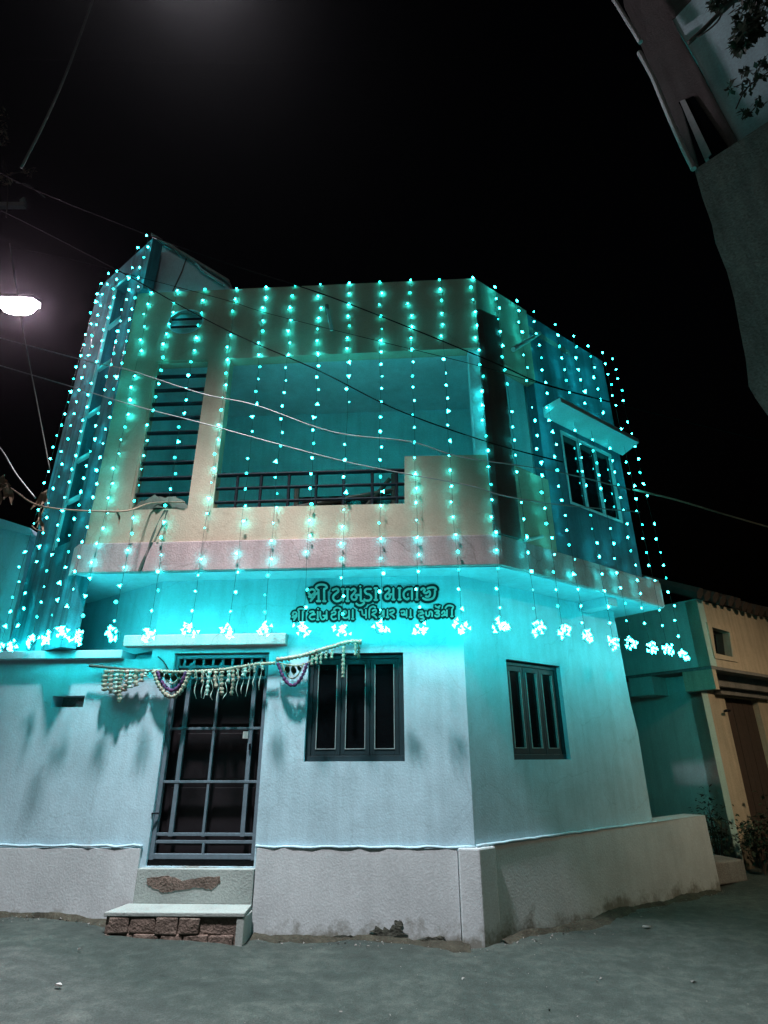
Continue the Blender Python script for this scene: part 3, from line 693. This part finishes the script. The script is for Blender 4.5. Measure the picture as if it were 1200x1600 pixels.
# ------------------------------------------------------------------ overhead cables
def cable(name, P, pix, r, mat, label, cat='cable', ks=None):
    pts = [(P.hit(*q) if ks is None else P.off(ks[i]).hit(*q)) for i, q in enumerate(pix)]
    pts = smooth_path(pts, 6)
    return solo(name, MB().tube(pts, r, 6), mat, label, cat, pts[0], smooth=True)
CP = FL.off(.95)
cable('overhead_cable', CP, [(-60, 235), (45, 292), (240, 370), (380, 420), (500, 458), (640, 512), (780, 570), (850, 600), (1000, 640), (1240, 700)], .0075, M_WIRE, 'thick black cable running from the pole over the balcony to the far right')
cable('overhead_cable', CP, [(-60, 300), (45, 350), (180, 420), (290, 482), (380, 528), (500, 580), (620, 640), (760, 690), (880, 722)], .0065, M_WIRE, 'black cable slanting past the round vent and across the balcony opening')
cable('overhead_cable', CP, [(-60, 370), (110, 405), (210, 431), (350, 468), (420, 490), (600, 535), (750, 572), (835, 597), (880, 610)], .0035, M_WIRE, 'thin cable just below the thick cable, crossing above the balcony opening')
cable('overhead_cable', CP, [(-60, 514), (0, 528), (140, 565), (200, 578), (315, 615), (399, 633), (520, 675), (640, 690), (720, 714), (860, 735), (985, 765)], .0055, M_GALV, 'pale cable entering below the street lamp and fading across the vent window')
cable('overhead_cable', CP, [(-60, 552), (0, 571), (115, 605), (210, 634), (315, 661), (420, 690), (560, 726), (730, 758), (780, 773), (860, 787), (1000, 800)], .0055, M_GALV, 'lower pale cable entering from the left, crossing the balcony railing')
cable('overhead_cable', FL.off(.3), [(-60, 90), (0, 93), (150, 94), (300, 99), (420, 98), (700, 90), (1250, 60)], .0025, M_WIRE, 'faint level wire high across the night sky')
cable('overhead_cable', FL.off(1.6), [(170, -60), (145, 0), (105, 110), (70, 190), (33, 262)], .016, M_FIN, 'thick faint cable rising from the pole crossarm out of the top left')
cable('house_rope', RU, [(990, 765), (1060, 782), (1130, 803), (1210, 826)], .016, M_ROPE, 'pale rope leaving the right edge of the house towards the lane', 'rope', ks=[0, -.2, -.3, -.4])
cable('overhead_cable', RU, [(990, 764), (1080, 772), (1210, 793)], .006, M_WIRE, 'thin wire above the pale rope on the right edge of the house', ks=[0, -.2, -.4])
cable('overhead_cable', FL.off(1.2), [(15, 380), (35, 510), (60, 640), (78, 735)], .006, M_FIN, 'thin slack wire dangling below the street lamp')
cable('overhead_cable', FL.off(1.2), [(-40, 660), (0, 700), (25, 740), (55, 778)], .008, M_GALV, 'short pale wire dropping to the leafy twig at the left')
# creeper twig with dry leaves
tg = thing('dry_creeper', 'dry brown creeper twig with withered leaves hung along a wire at the left', 'creeper', FL.off(.8).hit(20, 775))
TP = FL.off(.8)
part('stem', MB().tube(smooth_path([TP.hit(*q) for q in ((-30, 745), (15, 762), (45, 783), (70, 792), (110, 797), (160, 799), (200, 798))] + [FU.pt(3.6, 4.35, .05), FU.pt(3.2, 4.36, .03)], 5), [.012]*1 + [.011]*40 if False else .009, 6), M_LEAF, tg, smooth=True)
for q in (((75, 792), (72, 770), (74, 765)), ((70, 792), (60, 812), (50, 822)), ((50, 822), (58, 828), (70, 830))): part('twig', MB().tube(smooth_path([TP.hit(*a) for a in q], 4), .006, 5), M_LEAF, tg)
def leafpix(q0, q1, wd, P=TP):
    a, b = P.hit(*q0), P.hit(*q1); ax = (b-a); L_ = ax.length; ax.normalize()
    side = ax.cross(P.n).normalized(); mb = MB(); prof = [0, .5, .9, 1, .8, .45, 0]; n = len(prof); vs_ = []
    for i, w_ in enumerate(prof):
        c = a + ax*(L_*i/(n-1)) + P.n*(.02*math.sin(i*1.3)+random.uniform(-.006, .006))
        vs_ += [c+side*wd*w_+P.n*.012, c, c-side*wd*w_+P.n*.010]
    mb.add(vs_, [(3*i+j, 3*i+j+1, 3*i+j+4, 3*i+j+3) for i in range(n-1) for j in range(2)]); return mb
for q0, q1, wd in (((8, 742), (2, 770), .035), ((14, 755), (20, 790), .03), ((2, 762), (-6, 800), .04), ((18, 760), (-2, 745), .025), ((72, 768), (50, 797), .028), ((74, 766), (66, 792), .03), ((66, 792), (60, 826), .018), ((12, 760), (8, 782), .035), ((62, 808), (70, 832), .018), ((185, 795), (187, 820), .012)):
    part('leaf', leafpix(q0, q1, wd), M_LEAF, tg)
# cloth strip and bundle at the vent window
bt = MB(); nseg = 14; pts = []
bx = FU.pt(3.50, 4.39, -.02)
for i in range(9):
    for j in range(8):
        u, v = i/8, j/7*math.pi
        a = 3.86-u*.66; r = (.05+.13*math.sin(u*math.pi)**.7)*(1+.25*math.sin(i*2.1+j*1.7))
        pts.append(FU.pt(a, 4.30+r*math.sin(v)*1.15, -.08 - r*.5*math.cos(v)))
bt.add(pts, [(i*8+j, i*8+j+1, (i+1)*8+j+1, (i+1)*8+j) for i in range(8) for j in range(7)])
solo('tarpaulin', bt, M_CLOTH, 'crumpled dark green tarpaulin stuffed at the foot of the barred vent window', 'tarpaulin', bx, smooth=True)
def ribbon(P, pix, wd, k=0):
    pts = smooth_path([P.hit(*q) for q in pix], 4); vs_ = []; n = len(pts)
    for i, p in enumerate(pts):
        t = (pts[min(i+1, n-1)]-pts[max(i-1, 0)]).normalized(); sd_ = t.cross(P.n).normalized()
        ww = wd*(.6+.4*math.sin(i*.9+1))
        for q in (p+sd_*ww, p+sd_*ww+P.n*.004, p-sd_*ww+P.n*.008, p-sd_*ww+P.n*.004): vs_.append(q)
    return MB().add(vs_, [(4*i+c, 4*i+(c+1) % 4, 4*(i+1)+(c+1) % 4, 4*(i+1)+c) for i in range(n-1) for c in range(4)])
cs = thing('cloth_strip', 'dark rag strip hanging from the vent window over the pink slab', 'rag', FU.hit(258, 800))
part('strip', ribbon(FU.off(.05), [(259, 797), (248, 815), (238, 840), (228, 865), (217, 893)], .016), M_CLOTH, cs)
part('strip', ribbon(FU.off(.06), [(262, 797), (256, 815), (246, 838)], .012), M_CLOTH, cs)

# ------------------------------------------------------------------ toran (door garland)
tr = thing('door_garland', 'dried marigold door garland strung on a pole over the grille door', 'garland', FL.hit(300, 1044))
TP2 = FL.off(.11)
part('pole', MB().tube([TP2.hit(140, 1040), TP2.hit(190, 1045), TP2.hit(240, 1048)], [.016, .013, .011], 8), M_WOODB, tr)
def rope(pix, r, mat, nm, P=TP2, bump=.35, n=4):
    pts = smooth_path([P.hit(*q) for q in pix], n)
    # subdivide so beads show
    out = []; rr = []
    for i in range(len(pts)-1):
        L_ = (pts[i+1]-pts[i]).length; m = max(1, int(L_/.012))
        for k in range(m): out.append(pts[i].lerp(pts[i+1], k/m))
    out.append(pts[-1])
    for i in range(len(out)): rr.append(r*1.05*(1+bump*math.sin(i*2.1)+random.uniform(-.15, .15)))
    part(nm, MB().tube(out, rr, 7), mat, tr, smooth=True)
rope([(238, 1048), (290, 1050), (350, 1046), (400, 1038), (430, 1036)], .016, M_GARL, 'swag')
rope([(432, 1031), (470, 1025), (510, 1013), (545, 1003), (565, 1003)], .022, M_GARPK, 'swag')
rope([(434, 1036), (460, 1040), (480, 1036), (500, 1022)], .009, M_GARL, 'swag')
# descending strands at the left end
xs_ = [168, 175, 183, 191, 199, 207, 215, 223, 231]; ln = [34, 38, 40, 50, 36, 28, 24, 18, 12]
for i, (x, l) in enumerate(zip(xs_, ln)):
    rope([(x, 1047), (x-2+random.uniform(-2, 2), 1047+l*.5), (x-4+random.uniform(-3, 3), 1047+l*random.uniform(.9, 1.15))], .023 if i % 2 else .027, (M_GARL, M_GARPK, M_RIB)[i % 3], 'strand', P=FL.off(.11+.012*(i % 2)), bump=.4)
def arch(x0, x1, y0, y1, r, mat, P):
    rope([(x0+(x1-x0)*i/10, y0+(y1-y0)*math.sin(math.pi*i/10)**.8) for i in range(11)], r, mat, 'arch', P=P, n=2)
arch(240, 297, 1049, 1089, .022, M_GARL, FL.off(.115)); arch(246, 291, 1049, 1079, .018, M_GARP, FL.off(.12)); arch(254, 284, 1049, 1068, .012, M_RIB, FL.off(.11))
arch(434, 480, 1036, 1071, .017, M_GARP, FL.off(.115)); arch(440, 474, 1036, 1060, .008, M_GARL, FL.off(.115))
for q0, q1, wd in (((262, 1050), (262, 1068), .03), ((270, 1050), (274, 1070), .03), ((278, 1050), (284, 1062), .025), ((255, 1050), (252, 1060), .022)):
    part('leaf', leafpix(q0, q1, wd, FL.off(.125)), M_GREEN, tr)
for q0, q1, wd in (((450, 1040), (448, 1054), .03), ((458, 1040), (460, 1056), .03), ((466, 1040), (470, 1050), .02)):
    part('leaf', leafpix(q0, q1, wd, FL.off(.125)), M_GREEN, tr)
for i, (x, l, r) in enumerate(((308, 12, .014), (318, 20, .016), (328, 34, .016), (338, 28, .02), (347, 42, .02), (357, 16, .018), (364, 34, .018), (373, 14, .014), (382, 12, .022), (392, 8, .014), (400, 8, .012), (410, 6, .012))):
    y = 1049 - max(0, x-350)*.15
    rope([(x, y), (x-1+random.uniform(-2, 2), y+l*.5), (x-2+random.uniform(-3, 3), y+l*random.uniform(.8, 1.2))], r, (M_GARL, M_GARL, M_RIB)[i % 3], 'strand', P=FL.off(.11+.01*(i % 3)))
for i, (x, y, l) in enumerate(((305, 1060, 32), (316, 1062, 28), (322, 1066, 26), (330, 1076, 18), (340, 1070, 32), (352, 1080, 12), (370, 1058, 30), (378, 1062, 22), (388, 1050, 38), (396, 1052, 24), (406, 1048, 30))):
    part('ribbon', ribbon(FL.off(.135), [(x, y-14), (x+3, y), (x-1, y+l*.6), (x+2-(i % 3)*3, y+l)], .006), M_RIB, tr)
for x, l in ((488, 16), (495, 16), (502, 18), (510, 12), (519, 14), (537, 48), (556, 20), (561, 26)):
    y = 1024-(x-488)*.28
    rope([(x, y), (x-.5, y+l*.5), (x-1, y+l)], .014 if l < 40 else .017, M_GARL if l != 26 else M_GREEN, 'strand')
part('hook', MB().tube([FL.hit(247, 1026), TP2.hit(256, 1034), TP2.hit(263, 1046)], .006, 6), M_RAIL, tr)

# ------------------------------------------------------------------ unlit tube lights on the facade
tf = thing('tube_light', 'short unlit tube light hanging vertically on the front fascia', 'tube light', FU.hit(514, 497))
q = FU.off(.05)
part('tube', MB().tube([q.hit(511, 481), q.hit(518, 516)], .022, 10), M_TUBE, tf); part('holder', MB().tube([q.hit(510.6, 477), q.hit(511.2, 484)], .027, 10), M_FIN, tf)
part('bracket', MB().box(FU.hit(513, 492), FU.n*.05, FU.d*.03, V((0, 0, .05))), M_FIN, tf)
t2 = thing('tube_light', 'pale tube light slanting out of the side wall above the upper window', 'tube light', RU.hit(842, 522))
part('tube', MB().tube([RU.hit(843, 521), RU.off(.38).hit(802, 546)], .030, 10), M_TUBE, t2)
t3 = thing('drain_pipe', 'short pale spout lying on the slab below the side opening', 'pipe', RU.hit(845, 838))
part('spout', MB().tube([RU.off(.05).hit(820, 845), RU.off(.03).hit(848, 838)], .02, 8), M_TUBE, t3)
# broken slab tip
solo('loose_plank', MB().box(RU.pt(2.95, 3.872, -.1), RU.d*.32, RU.n*.13, V((0, 0, .03))), M_CHAJJA, 'pale plank end sticking out over the right tip of the slab', 'plank')
# cot leaning behind the railing
ct = thing('rope_cot', 'dark wooden cot stood up behind the balcony railing', 'cot', FU.pt(1.4, 3.9, -.6))
cq = FU.off(-.55)
for a, b, r in (((.75, 3.9), (.75, 4.95), .035), ((2.0, 3.9), (2.0, 4.80), .035), ((.72, 4.72), (2.05, 4.50), .035), ((.72, 4.30), (2.05, 4.26), .03), ((.80, 4.88), (1.10, 4.50), .03)):
    part('leg' if abs(a[0]-b[0]) < .01 else 'frame_bar', MB().tube([cq.pt(*a), cq.pt(*b)], r, 8), M_WOODB, ct)
part('dark_backing', MB().box(cq.pt(.78, 4.0, -.02), cq.d*1.2, cq.n*.015, V((0, 0, .66))), M_PANEL, ct)  # black sheet added as dark backing behind the rails

# ------------------------------------------------------------------ neighbour on the left
nl = thing('neighbour_house', 'low teal plastered house edge at the far left behind the terrace', 'house', (-7.5, 9, 0))
NLp = Plane(L1.pt(1.42, 0, .15)[:2], 84)
NLp.n = V((0, -1, 0)) if NLp.n.y > 0 else NLp.n
q = Plane((-4.9, 7.35), -89)
prof = [q.sz(*p) for p in ((-160, 800), (0, 812), (50, 828), (57, 838), (47, 843), (36, 900), (22, 955), (12, 1010), (-160, 1010))]
part('wall', wall(q, prof, [], .5), M_BLUE, nl)
cp_ = [q.sz(*p) for p in ((-160, 799), (0, 811), (50, 827), (57, 838), (44, 836), (0, 826), (-160, 812))]
part('coping', wall(q, cp_, [], .55, k=.05), M_BLUE, nl)

# ------------------------------------------------------------------ house down the right lane
H = V((5.33, 10.11, 0))
HL = Plane((H.x, H.y), -35.6); HR = Plane((H.x, H.y), 54.4)
h2 = thing('lane_house', 'two storey plastered house at the bend with teal lit side and sandy front', 'house', H)
part('lower_side_wall', wall(HL, [(0, -.3), (4.5, -.3), (4.5, 3.2), (0, 3.2)], [rect(2.02, 2.60, .1, 3.02)], .2), M_TEALLIT, h2)
dd = part('side_door', MB().pbox(HL, 2.02, 2.60, .1, 3.02, -.16, -.12), M_WOOD, h2)
part('door_frame', MB().pbox(HL, 2.02, 2.05, .0, 3.0, -.115, .015).pbox(HL, 2.61, 2.67, 0, 3.0, .001, .02), M_TEALLIT, dd)
FDOOR = (.75, 2.0, -.2, 2.55)
part('lower_front_wall', wall(HR, [(0, -.3), (9, -.3), (9, 3.2), (0, 3.2)], [rect(*FDOOR)], .2, k=-.002), M_SAND, h2)
fd = part('front_door', MB().pbox(HR, FDOOR[0], FDOOR[1], -.2, FDOOR[3], -.15, -.11), M_WOODB, h2, label='dark plank double door')
for i in range(6):
    a = FDOOR[0]+.03+i*.2; part('plank', MB().pbox(HR, a, a+.19, -.2, FDOOR[3]-.05, -.11, -.095+random.uniform(0, .008)), M_WOODB, fd)
part('lintel', MB().pbox(HR, .42, 2.35, 2.56, 2.86, .0, .12), M_GREY, h2, bevel=.01)
# upper storey overhanging
OV = .48
HUx = HL.off(OV); HUy = HR.off(OV)
# corner of the two offset planes
den = HUx.d.x*HUy.d.y - HUx.d.y*HUy.d.x
dv = HUy.o - HUx.o; tt = (dv.x*HUy.d.y - dv.y*HUy.d.x)/den
KC = HUx.o + HUx.d*tt
HUL = Plane((KC.x, KC.y), -35.6); HUR = Plane((KC.x, KC.y), 54.4)
zt_c = HUL.sz(1089, 935)[1]; zb_c = HUL.sz(1110, 1040)[1]
zt_l = zt_c+.02
part('upper_side_wall', wall(HUL, [(0, zb_c), (2.6, zb_c), (2.6, zt_l), (0, zt_c)], [], .2), M_TEALLIT, h2)
wn = [HUR.sz(*p) for p in ((1111, 980), (1138, 988), (1143, 1027), (1117, 1021))]
part('upper_front_wall', wall(HUR, [(0, zb_c), (9, zb_c), (9, zt_c+.1), (0, zt_c-.02)], [wn], .2, k=-.002), M_SAND, h2)
s_a, s_b = min(p[0] for p in wn), max(p[0] for p in wn); z_a, z_b = min(p[1] for p in wn), max(p[1] for p in wn)
uwn = part('window', wall(HUR, [(s_a-.07, z_a-.07), (s_b+.07, z_a-.07), (s_b+.07, z_b+.07), (s_a-.07, z_b+.07)], [wn], .05, k=.02), M_SAND, h2)
part('pane', MB().pbox(HUR, s_a-.05, s_b+.05, z_a-.05, z_b+.05, -.12, -.10), M_GLASS, uwn)
part('overhang_soffit', plan([HUL.pt(2.6, 0, -.01), KC-HUL.n*.0, HUR.pt(9, 0, -.01), HUR.pt(9, 0, -1.5), HUL.pt(2.6, 0, -1.5)], zb_c-.05, zb_c-.004), M_GREY, h2)
part('beam_end', MB().pbox(HUL, 1.05, 1.50, zb_c-.36, zb_c-.05, -.46, -.02), M_TEALLIT, h2, bevel=.01)
part('beam_end', MB().box(HUR.pt(0.02, zb_c-.36, -.5), HUR.d*.12, HUR.n*.49, V((0, 0, .31))), M_SAND, h2)
part('beam', MB().pbox(HUR, .14, 9, zb_c-.25, zb_c-.05, -.46, -.25), M_GREY, h2)
# tiled eave
ev = MB()
for i in range(40):
    a = -.15+i*.24; ev.tube([HUR.pt(a, zt_c+.02+random.uniform(-.02, .02), .18+random.uniform(-.04, .03)), HUR.pt(a, zt_c+.75, -1.3)], .10, 6)
part('roof_tiles', ev, M_WOODB, h2, kind='stuff')
solo('wall_hook', MB().tube([HR.pt(.62, 2.30, .01), HR.pt(.62, 2.30, .10), HR.pt(.50, 2.30, .10)], .02, 6), M_RAIL, 'small dark iron hook beside the plank door', 'hook')
# steps and plants at the corner
solo('stone_block', MB().prism([atp for atp in [V((4.42, 9.0, 0)), V((5.0, 9.3, 0)), V((4.85, 9.75, 0)), V((4.3, 9.45, 0))]], V((0, 0, .26))), M_GREY, 'low worn stone step at the end of the plinth wall', 'step', bevel=.02)
solo('stone_block', MB().prism([V((4.25, 9.35, -.05)), V((4.7, 9.6, -.05)), V((4.55, 10.0, -.05)), V((4.1, 9.75, -.05))], V((0, 0, .62))), M_GREY, 'taller stone block behind the low worn step', 'block', bevel=.02)
def bush(name, label, c, r, h, n, seed, leaf=.07, stems=7):
    rnd = random.Random(seed); t = thing(name, label, 'plant', c)
    mb = MB(); tips = []
    for i in range(stems):
        a = rnd.uniform(0, 6.28); e = V((c[0]+r*.8*math.cos(a)*rnd.random(), c[1]+r*.8*math.sin(a)*rnd.random(), c[2]+h*rnd.uniform(.55, 1.0)))
        m = V(c).lerp(e, .5)+V((rnd.uniform(-.05, .05), rnd.uniform(-.05, .05), .04)); mb.tube([V(c), m, e], [.012, .009, .004], 5); tips += [m, e, m.lerp(e, .5)]
    part('stem', mb, M_WOODB, t)
    lf = MB()
    for i in range(n):
        p = rnd.choice(tips) + V((rnd.gauss(0, r*.28), rnd.gauss(0, r*.28), rnd.gauss(0, h*.13)))
        a, b = rnd.uniform(0, 6.28), rnd.uniform(-.8, .8); ax = V((math.cos(a)*math.cos(b), math.sin(a)*math.cos(b), math.sin(b))); sd_ = ax.cross(V((0, 0, 1))).normalized()
        L_ = leaf*rnd.uniform(.6, 1.3); lf.add([p, p+ax*L_*.5+sd_*L_*.28+V((0, 0, .01)), p+ax*L_, p+ax*L_*.5-sd_*L_*.28], [(0, 1, 2), (0, 2, 3)])
    part('leaves', lf, M_GREEN, t, kind='stuff'); return t
bush('shrub', 'tall dark shrub growing against the teal lit side wall of the lane house', (4.95, 9.85, .0), .30, 1.05, 420, 3)
bush('shrub', 'low dark shrub in front of the sandy wall of the lane house', (5.5, 9.75, .0), .38, .62, 520, 5)
bush('shrub', 'sparse thin plant by the corner of the sandy wall', (5.95, 10.15, .0), .22, .95, 130, 8, leaf=.10, stems=5)
bush('shrub', 'dark weeds beside the plank door of the lane house', (6.25, 10.0, .0), .40, .55, 420, 9)

# ------------------------------------------------------------------ near building, upper right
d0 = ray(1172, 605); hor = math.hypot(d0.x, d0.y); Q = CAM + d0*(4.5/hor)
NB = Plane((Q.x, Q.y), 180-43.5)
nb = thing('near_building', 'near grey cement building corner with teal lit upper wall, cut by the top right', 'building', (Q.x, Q.y, 0))
edge = [(1085, 265), (1097, 308), (1112, 350), (1118, 380), (1136, 425), (1148, 470), (1155, 510), (1165, 560), (1170, 604), (1180, 622)]
pf = [NB.sz(*p) for p in edge] + [NB.sz(1200, 650), (NB.sz(1200, 650)[0]+3.5, NB.sz(1172, 605)[1]-.1)]
tp = NB.sz(1085, 265)[1]
pf += [(pf[-1][0], tp)]
part('parapet_wall', wall(NB, pf, [], .25), M_NEAR, nb)
part('ground_floor_wall', wall(NB, rect(.9, 5, -.3, 4.2), [], .25, k=-.3), M_GREY, nb)
UP = NB.off(-.12)
tw_ = [UP.sz(*p) for p in ((1154, 222), (1130, 178), (1086, 92), (1050, 30), (1045, -60))]
far_s = NB.sz(1200, 650)[0]+3.4
part('upper_wall', wall(UP, tw_ + [(far_s, tw_[-1][1]), (far_s, tp-.05), (tw_[0][0], tp-.05)], [], .15), plaster('teal_lit_upper_plaster', (.52, .80, .80), var=.15, streak=.15), nb)  # teal glow of the light strings put into the plaster colour
def quadpix(P, pts, th=.08, k=0): return wall(P, [P.sz(*p) for p in pts], [], th, k)
part('window_shutter', quadpix(NB.off(-.10), [(1060, 160), (1084, 150), (1138, 230), (1110, 252)], .05), M_PANEL, nb)
part('frame_post', quadpix(NB.off(-.09), [(1062, 158), (1070, 155), (1111, 240), (1101, 250)], .05), M_TUBE, nb)
part('dark_post', quadpix(NB.off(-.11), [(997, 62), (1050, 30), (1154, 222), (1140, 232), (1080, 150), (1062, 158), (1090, 258), (1086, 264)], .05), M_FIN, nb)
part('dark_fascia', quadpix(NB.off(-.115), [(968, -40), (1090, -60), (1080, 0), (1050, 32), (1000, 62), (975, 10)], .05), M_FIN, nb)
part('pipe', MB().tube([NB.off(.02).hit(*q) for q in ((935, -40), (960, 0), (1001, 66))], .022, 8), M_TUBE, nb)
part('pipe', MB().tube([NB.off(.02).hit(*q) for q in ((999, 82), (1020, 120), (1045, 180), (1068, 232), (1084, 264))], .024, 8), M_TUBE, nb)
# bough added where leaf shadows darken the upper wall
BP = NB.off(.15)
br = thing('tree_bough', 'dark leafy bough shaped after leaf shadows on the teal lit upper wall', 'branch', BP.hit(1160, 20))
part('limb', MB().tube(smooth_path([BP.hit(*q) for q in ((1240, -60), (1160, -10), (1130, 15), (1100, 45), (1075, 68))], 4), [.03]*9+[.02]*8, 7), M_WOODB, br, smooth=True)
part('limb', MB().tube(smooth_path([BP.hit(*q) for q in ((1130, 15), (1120, 35), (1095, 55), (1080, 60))], 4), .008, 6), M_WOODB, br)
def leafcloud(poly_pts, n, size, seed, P):
    rnd = random.Random(seed); lf = MB()
    for i in range(n):
        cx, cy, rx, ry = rnd.choice(poly_pts); a = rnd.uniform(0, 6.28); r = rnd.random()**.5
        p = P.off(rnd.uniform(-.08, .12)).hit(cx+rx*r*math.cos(a), cy+ry*r*math.sin(a))
        ax = V((rnd.gauss(0, 1), rnd.gauss(0, 1), rnd.gauss(0, 1)-.4)).normalized(); sd_ = ax.cross(P.n+V((.1, .1, .3))).normalized(); L_ = size*rnd.uniform(.6, 1.3)
        lf.add([p, p+ax*L_*.5+sd_*L_*.3, p+ax*L_, p+ax*L_*.5-sd_*L_*.3], [(0, 1, 2), (0, 2, 3)])
    return lf
part('leaves', leafcloud([(1165, 25, 22, 30), (1160, 55, 14, 22), (1190, 10, 25, 25), (1120, 5, 12, 10), (1152, 72, 6, 8), (1178, 40, 12, 20)], 650, .07, 4, BP), M_GREEN, br, kind='stuff')
br2 = thing('tree_bough', 'small sprig of dark leaves shaped after leaf shadows on the teal lit upper wall', 'branch', BP.hit(1180, 130))  # dark leaves stand in place of leaf shadows
part('limb', MB().tube(smooth_path([BP.hit(*q) for q in ((1235, 90), (1190, 120), (1165, 140), (1150, 170))], 4), .006, 5), M_WOODB, br2)
part('leaves', leafcloud([(1168, 135, 12, 10), (1185, 115, 12, 9), (1192, 98, 8, 8), (1142, 135, 4, 6), (1165, 112, 7, 4), (1165, 175, 5, 6), (1185, 160, 8, 8)], 230, .05, 6, BP), M_GREEN, br2, kind='stuff')

# leafy pole-top growth, far upper left
br3 = thing('tree_bough', 'withered twigs caught on the pole crossarm at the far left', 'branch', (px, py, CZ))
PP = Plane((px, py-.05), -87)
part('limb', MB().tube(smooth_path([PP.hit(*q) for q in ((-20, 300), (10, 275), (35, 268), (55, 262))], 4), .012, 5), M_WOODB, br3)
part('limb', MB().tube(smooth_path([PP.hit(*q) for q in ((5, 250), (12, 290), (10, 340))], 4), .012, 5), M_WOODB, br3)
part('limb', MB().tube(smooth_path([PP.hit(*q) for q in ((25, 285), (45, 290), (70, 308))], 4), .014, 5), M_GALV, br3)
part('leaves', leafcloud([(5, 190, 9, 25), (3, 215, 8, 14), (45, 268, 10, 6), (12, 280, 8, 12)], 130, .09, 11, PP), M_LEAF, br3, kind='stuff')

# ------------------------------------------------------------------ thin haze volume added to give the lamp its halo
hz, hnt, _b = newmat('lamp_halo_haze'); hnt.nodes.remove(_b)
pv = hnt.nodes.new('ShaderNodeVolumePrincipled'); pv.inputs['Density'].default_value = HAZE; pv.inputs['Color'].default_value = (.95, .93, 1, 1); pv.inputs['Anisotropy'].default_value = .95
hnt.links.new(pv.outputs[0], hnt.nodes['Material Output'].inputs['Volume'])
if HAZE > 0: solo('haze', MB().box((-125, -125, -1.5), (250, 0, 0), (0, 250, 0), (0, 0, 12)), hz, None, None, (0, 0, 0), kind='stuff')

def bank(P, s0, s1, k0, seed):
    rnd = random.Random(seed); mb = MB(); n = int((s1-s0)/.05); rows = []
    for i in range(n+1):
        a = s0+(s1-s0)*i/n; h = .018+.022*abs(math.sin(i*.23+seed))+rnd.uniform(0, .012); w_ = .10+.07*math.sin(i*.17+seed)+rnd.uniform(0, .03)
        rows.append([(a, k0, h), (a, k0+w_*.35, h*.75), (a, k0+w_, -.01)])
    vs_ = []
    for r_ in rows:
        for a, k, h in r_:
            q = P.pt(a, 0, k); q.z = gz(q.x, q.y)+h; vs_.append(q)
    mb.add(vs_, [(3*i+j, 3*i+j+1, 3*i+j+4, 3*i+j+3) for i in range(n) for j in range(2)]); return mb
solo('dirt_bank', bank(FL, .1, 2.08, .03, 1), M_DIRT, None, None, (0, 6, 0), kind='stuff', smooth=True)
solo('dirt_bank', bank(FL, 3.4, 6.0, .03, 2), M_DIRT, None, None, (-3, 6, 0), kind='stuff', smooth=True)
solo('dirt_bank', bank(RL, .2, 4.3, .07, 3), M_DIRT, None, None, (2, 7, 0), kind='stuff', smooth=True)

# ------------------------------------------------------------------ scraps on the ground
def scrap(q, size, label, seed):
    rnd = random.Random(seed); d = ray(*q); t = -(EYE-.03)/d.z if d.z < 0 else 1; p = CAM + d*t; p.z = gz(p.x, p.y)+.012
    bm_ = MB(); n = 6
    ring = [p+V((size*rnd.uniform(.6, 1)*math.cos(i*math.tau/n), size*.55*rnd.uniform(.6, 1)*math.sin(i*math.tau/n), rnd.uniform(-.004, .01))) for i in range(n)]
    bm_.prism(ring, V((0, 0, .012)))
    solo('litter', bm_, M_TRASH, label, 'litter')
scrap((118, 1515), .022, 'small white pebble of litter on the lane below the step', 1)
scrap((85, 1572), .03, 'thin white paper scrap near the bottom left of the lane', 2)
scrap((1010, 1446), .06, 'pale torn wrapper on the lane before the right plinth', 3)
rub = MB(); rnd = random.Random(12)
for i in range(900):
    x_, y_ = rnd.uniform(-4, 5), rnd.uniform(2.6, 7.5)
    if (V((x_, y_, 0))-FL.o).dot(FL.n) < .1 or (V((x_, y_, 0))-RL.o).dot(RL.n) < .1: continue
    z = gz(x_, y_); s = rnd.uniform(.003, .009) if rnd.random() < .93 else rnd.uniform(.012, .024); p = V((x_, y_, 0))
    rub.add([p+V((rnd.uniform(-s, s), rnd.uniform(-s, s), z+rnd.uniform(-.001, s))) for _ in range(4)], [(0, 1, 2), (0, 2, 3), (0, 3, 1), (1, 3, 2)])
for i in range(420):
    side = rnd.random()
    if side < .6: p = FL.pt(rnd.uniform(-.1, 5), 0, .06+abs(rnd.gauss(0, .10)))
    else: p = RL.pt(rnd.uniform(.1, 4.3), 0, .12+abs(rnd.gauss(0, .10)))
    z = gz(p.x, p.y); s = rnd.uniform(.004, .016)
    vs_ = [p+V((rnd.uniform(-s, s), rnd.uniform(-s, s), z+rnd.uniform(0, s*1.2))) for _ in range(4)]
    rub.add(vs_, [(0, 1, 2), (0, 2, 3), (0, 3, 1), (1, 3, 2)])
solo('gravel', rub, M_GREY, 'loose grit gathered along the foot of the house walls', None, (0, 6, 0), kind='stuff')
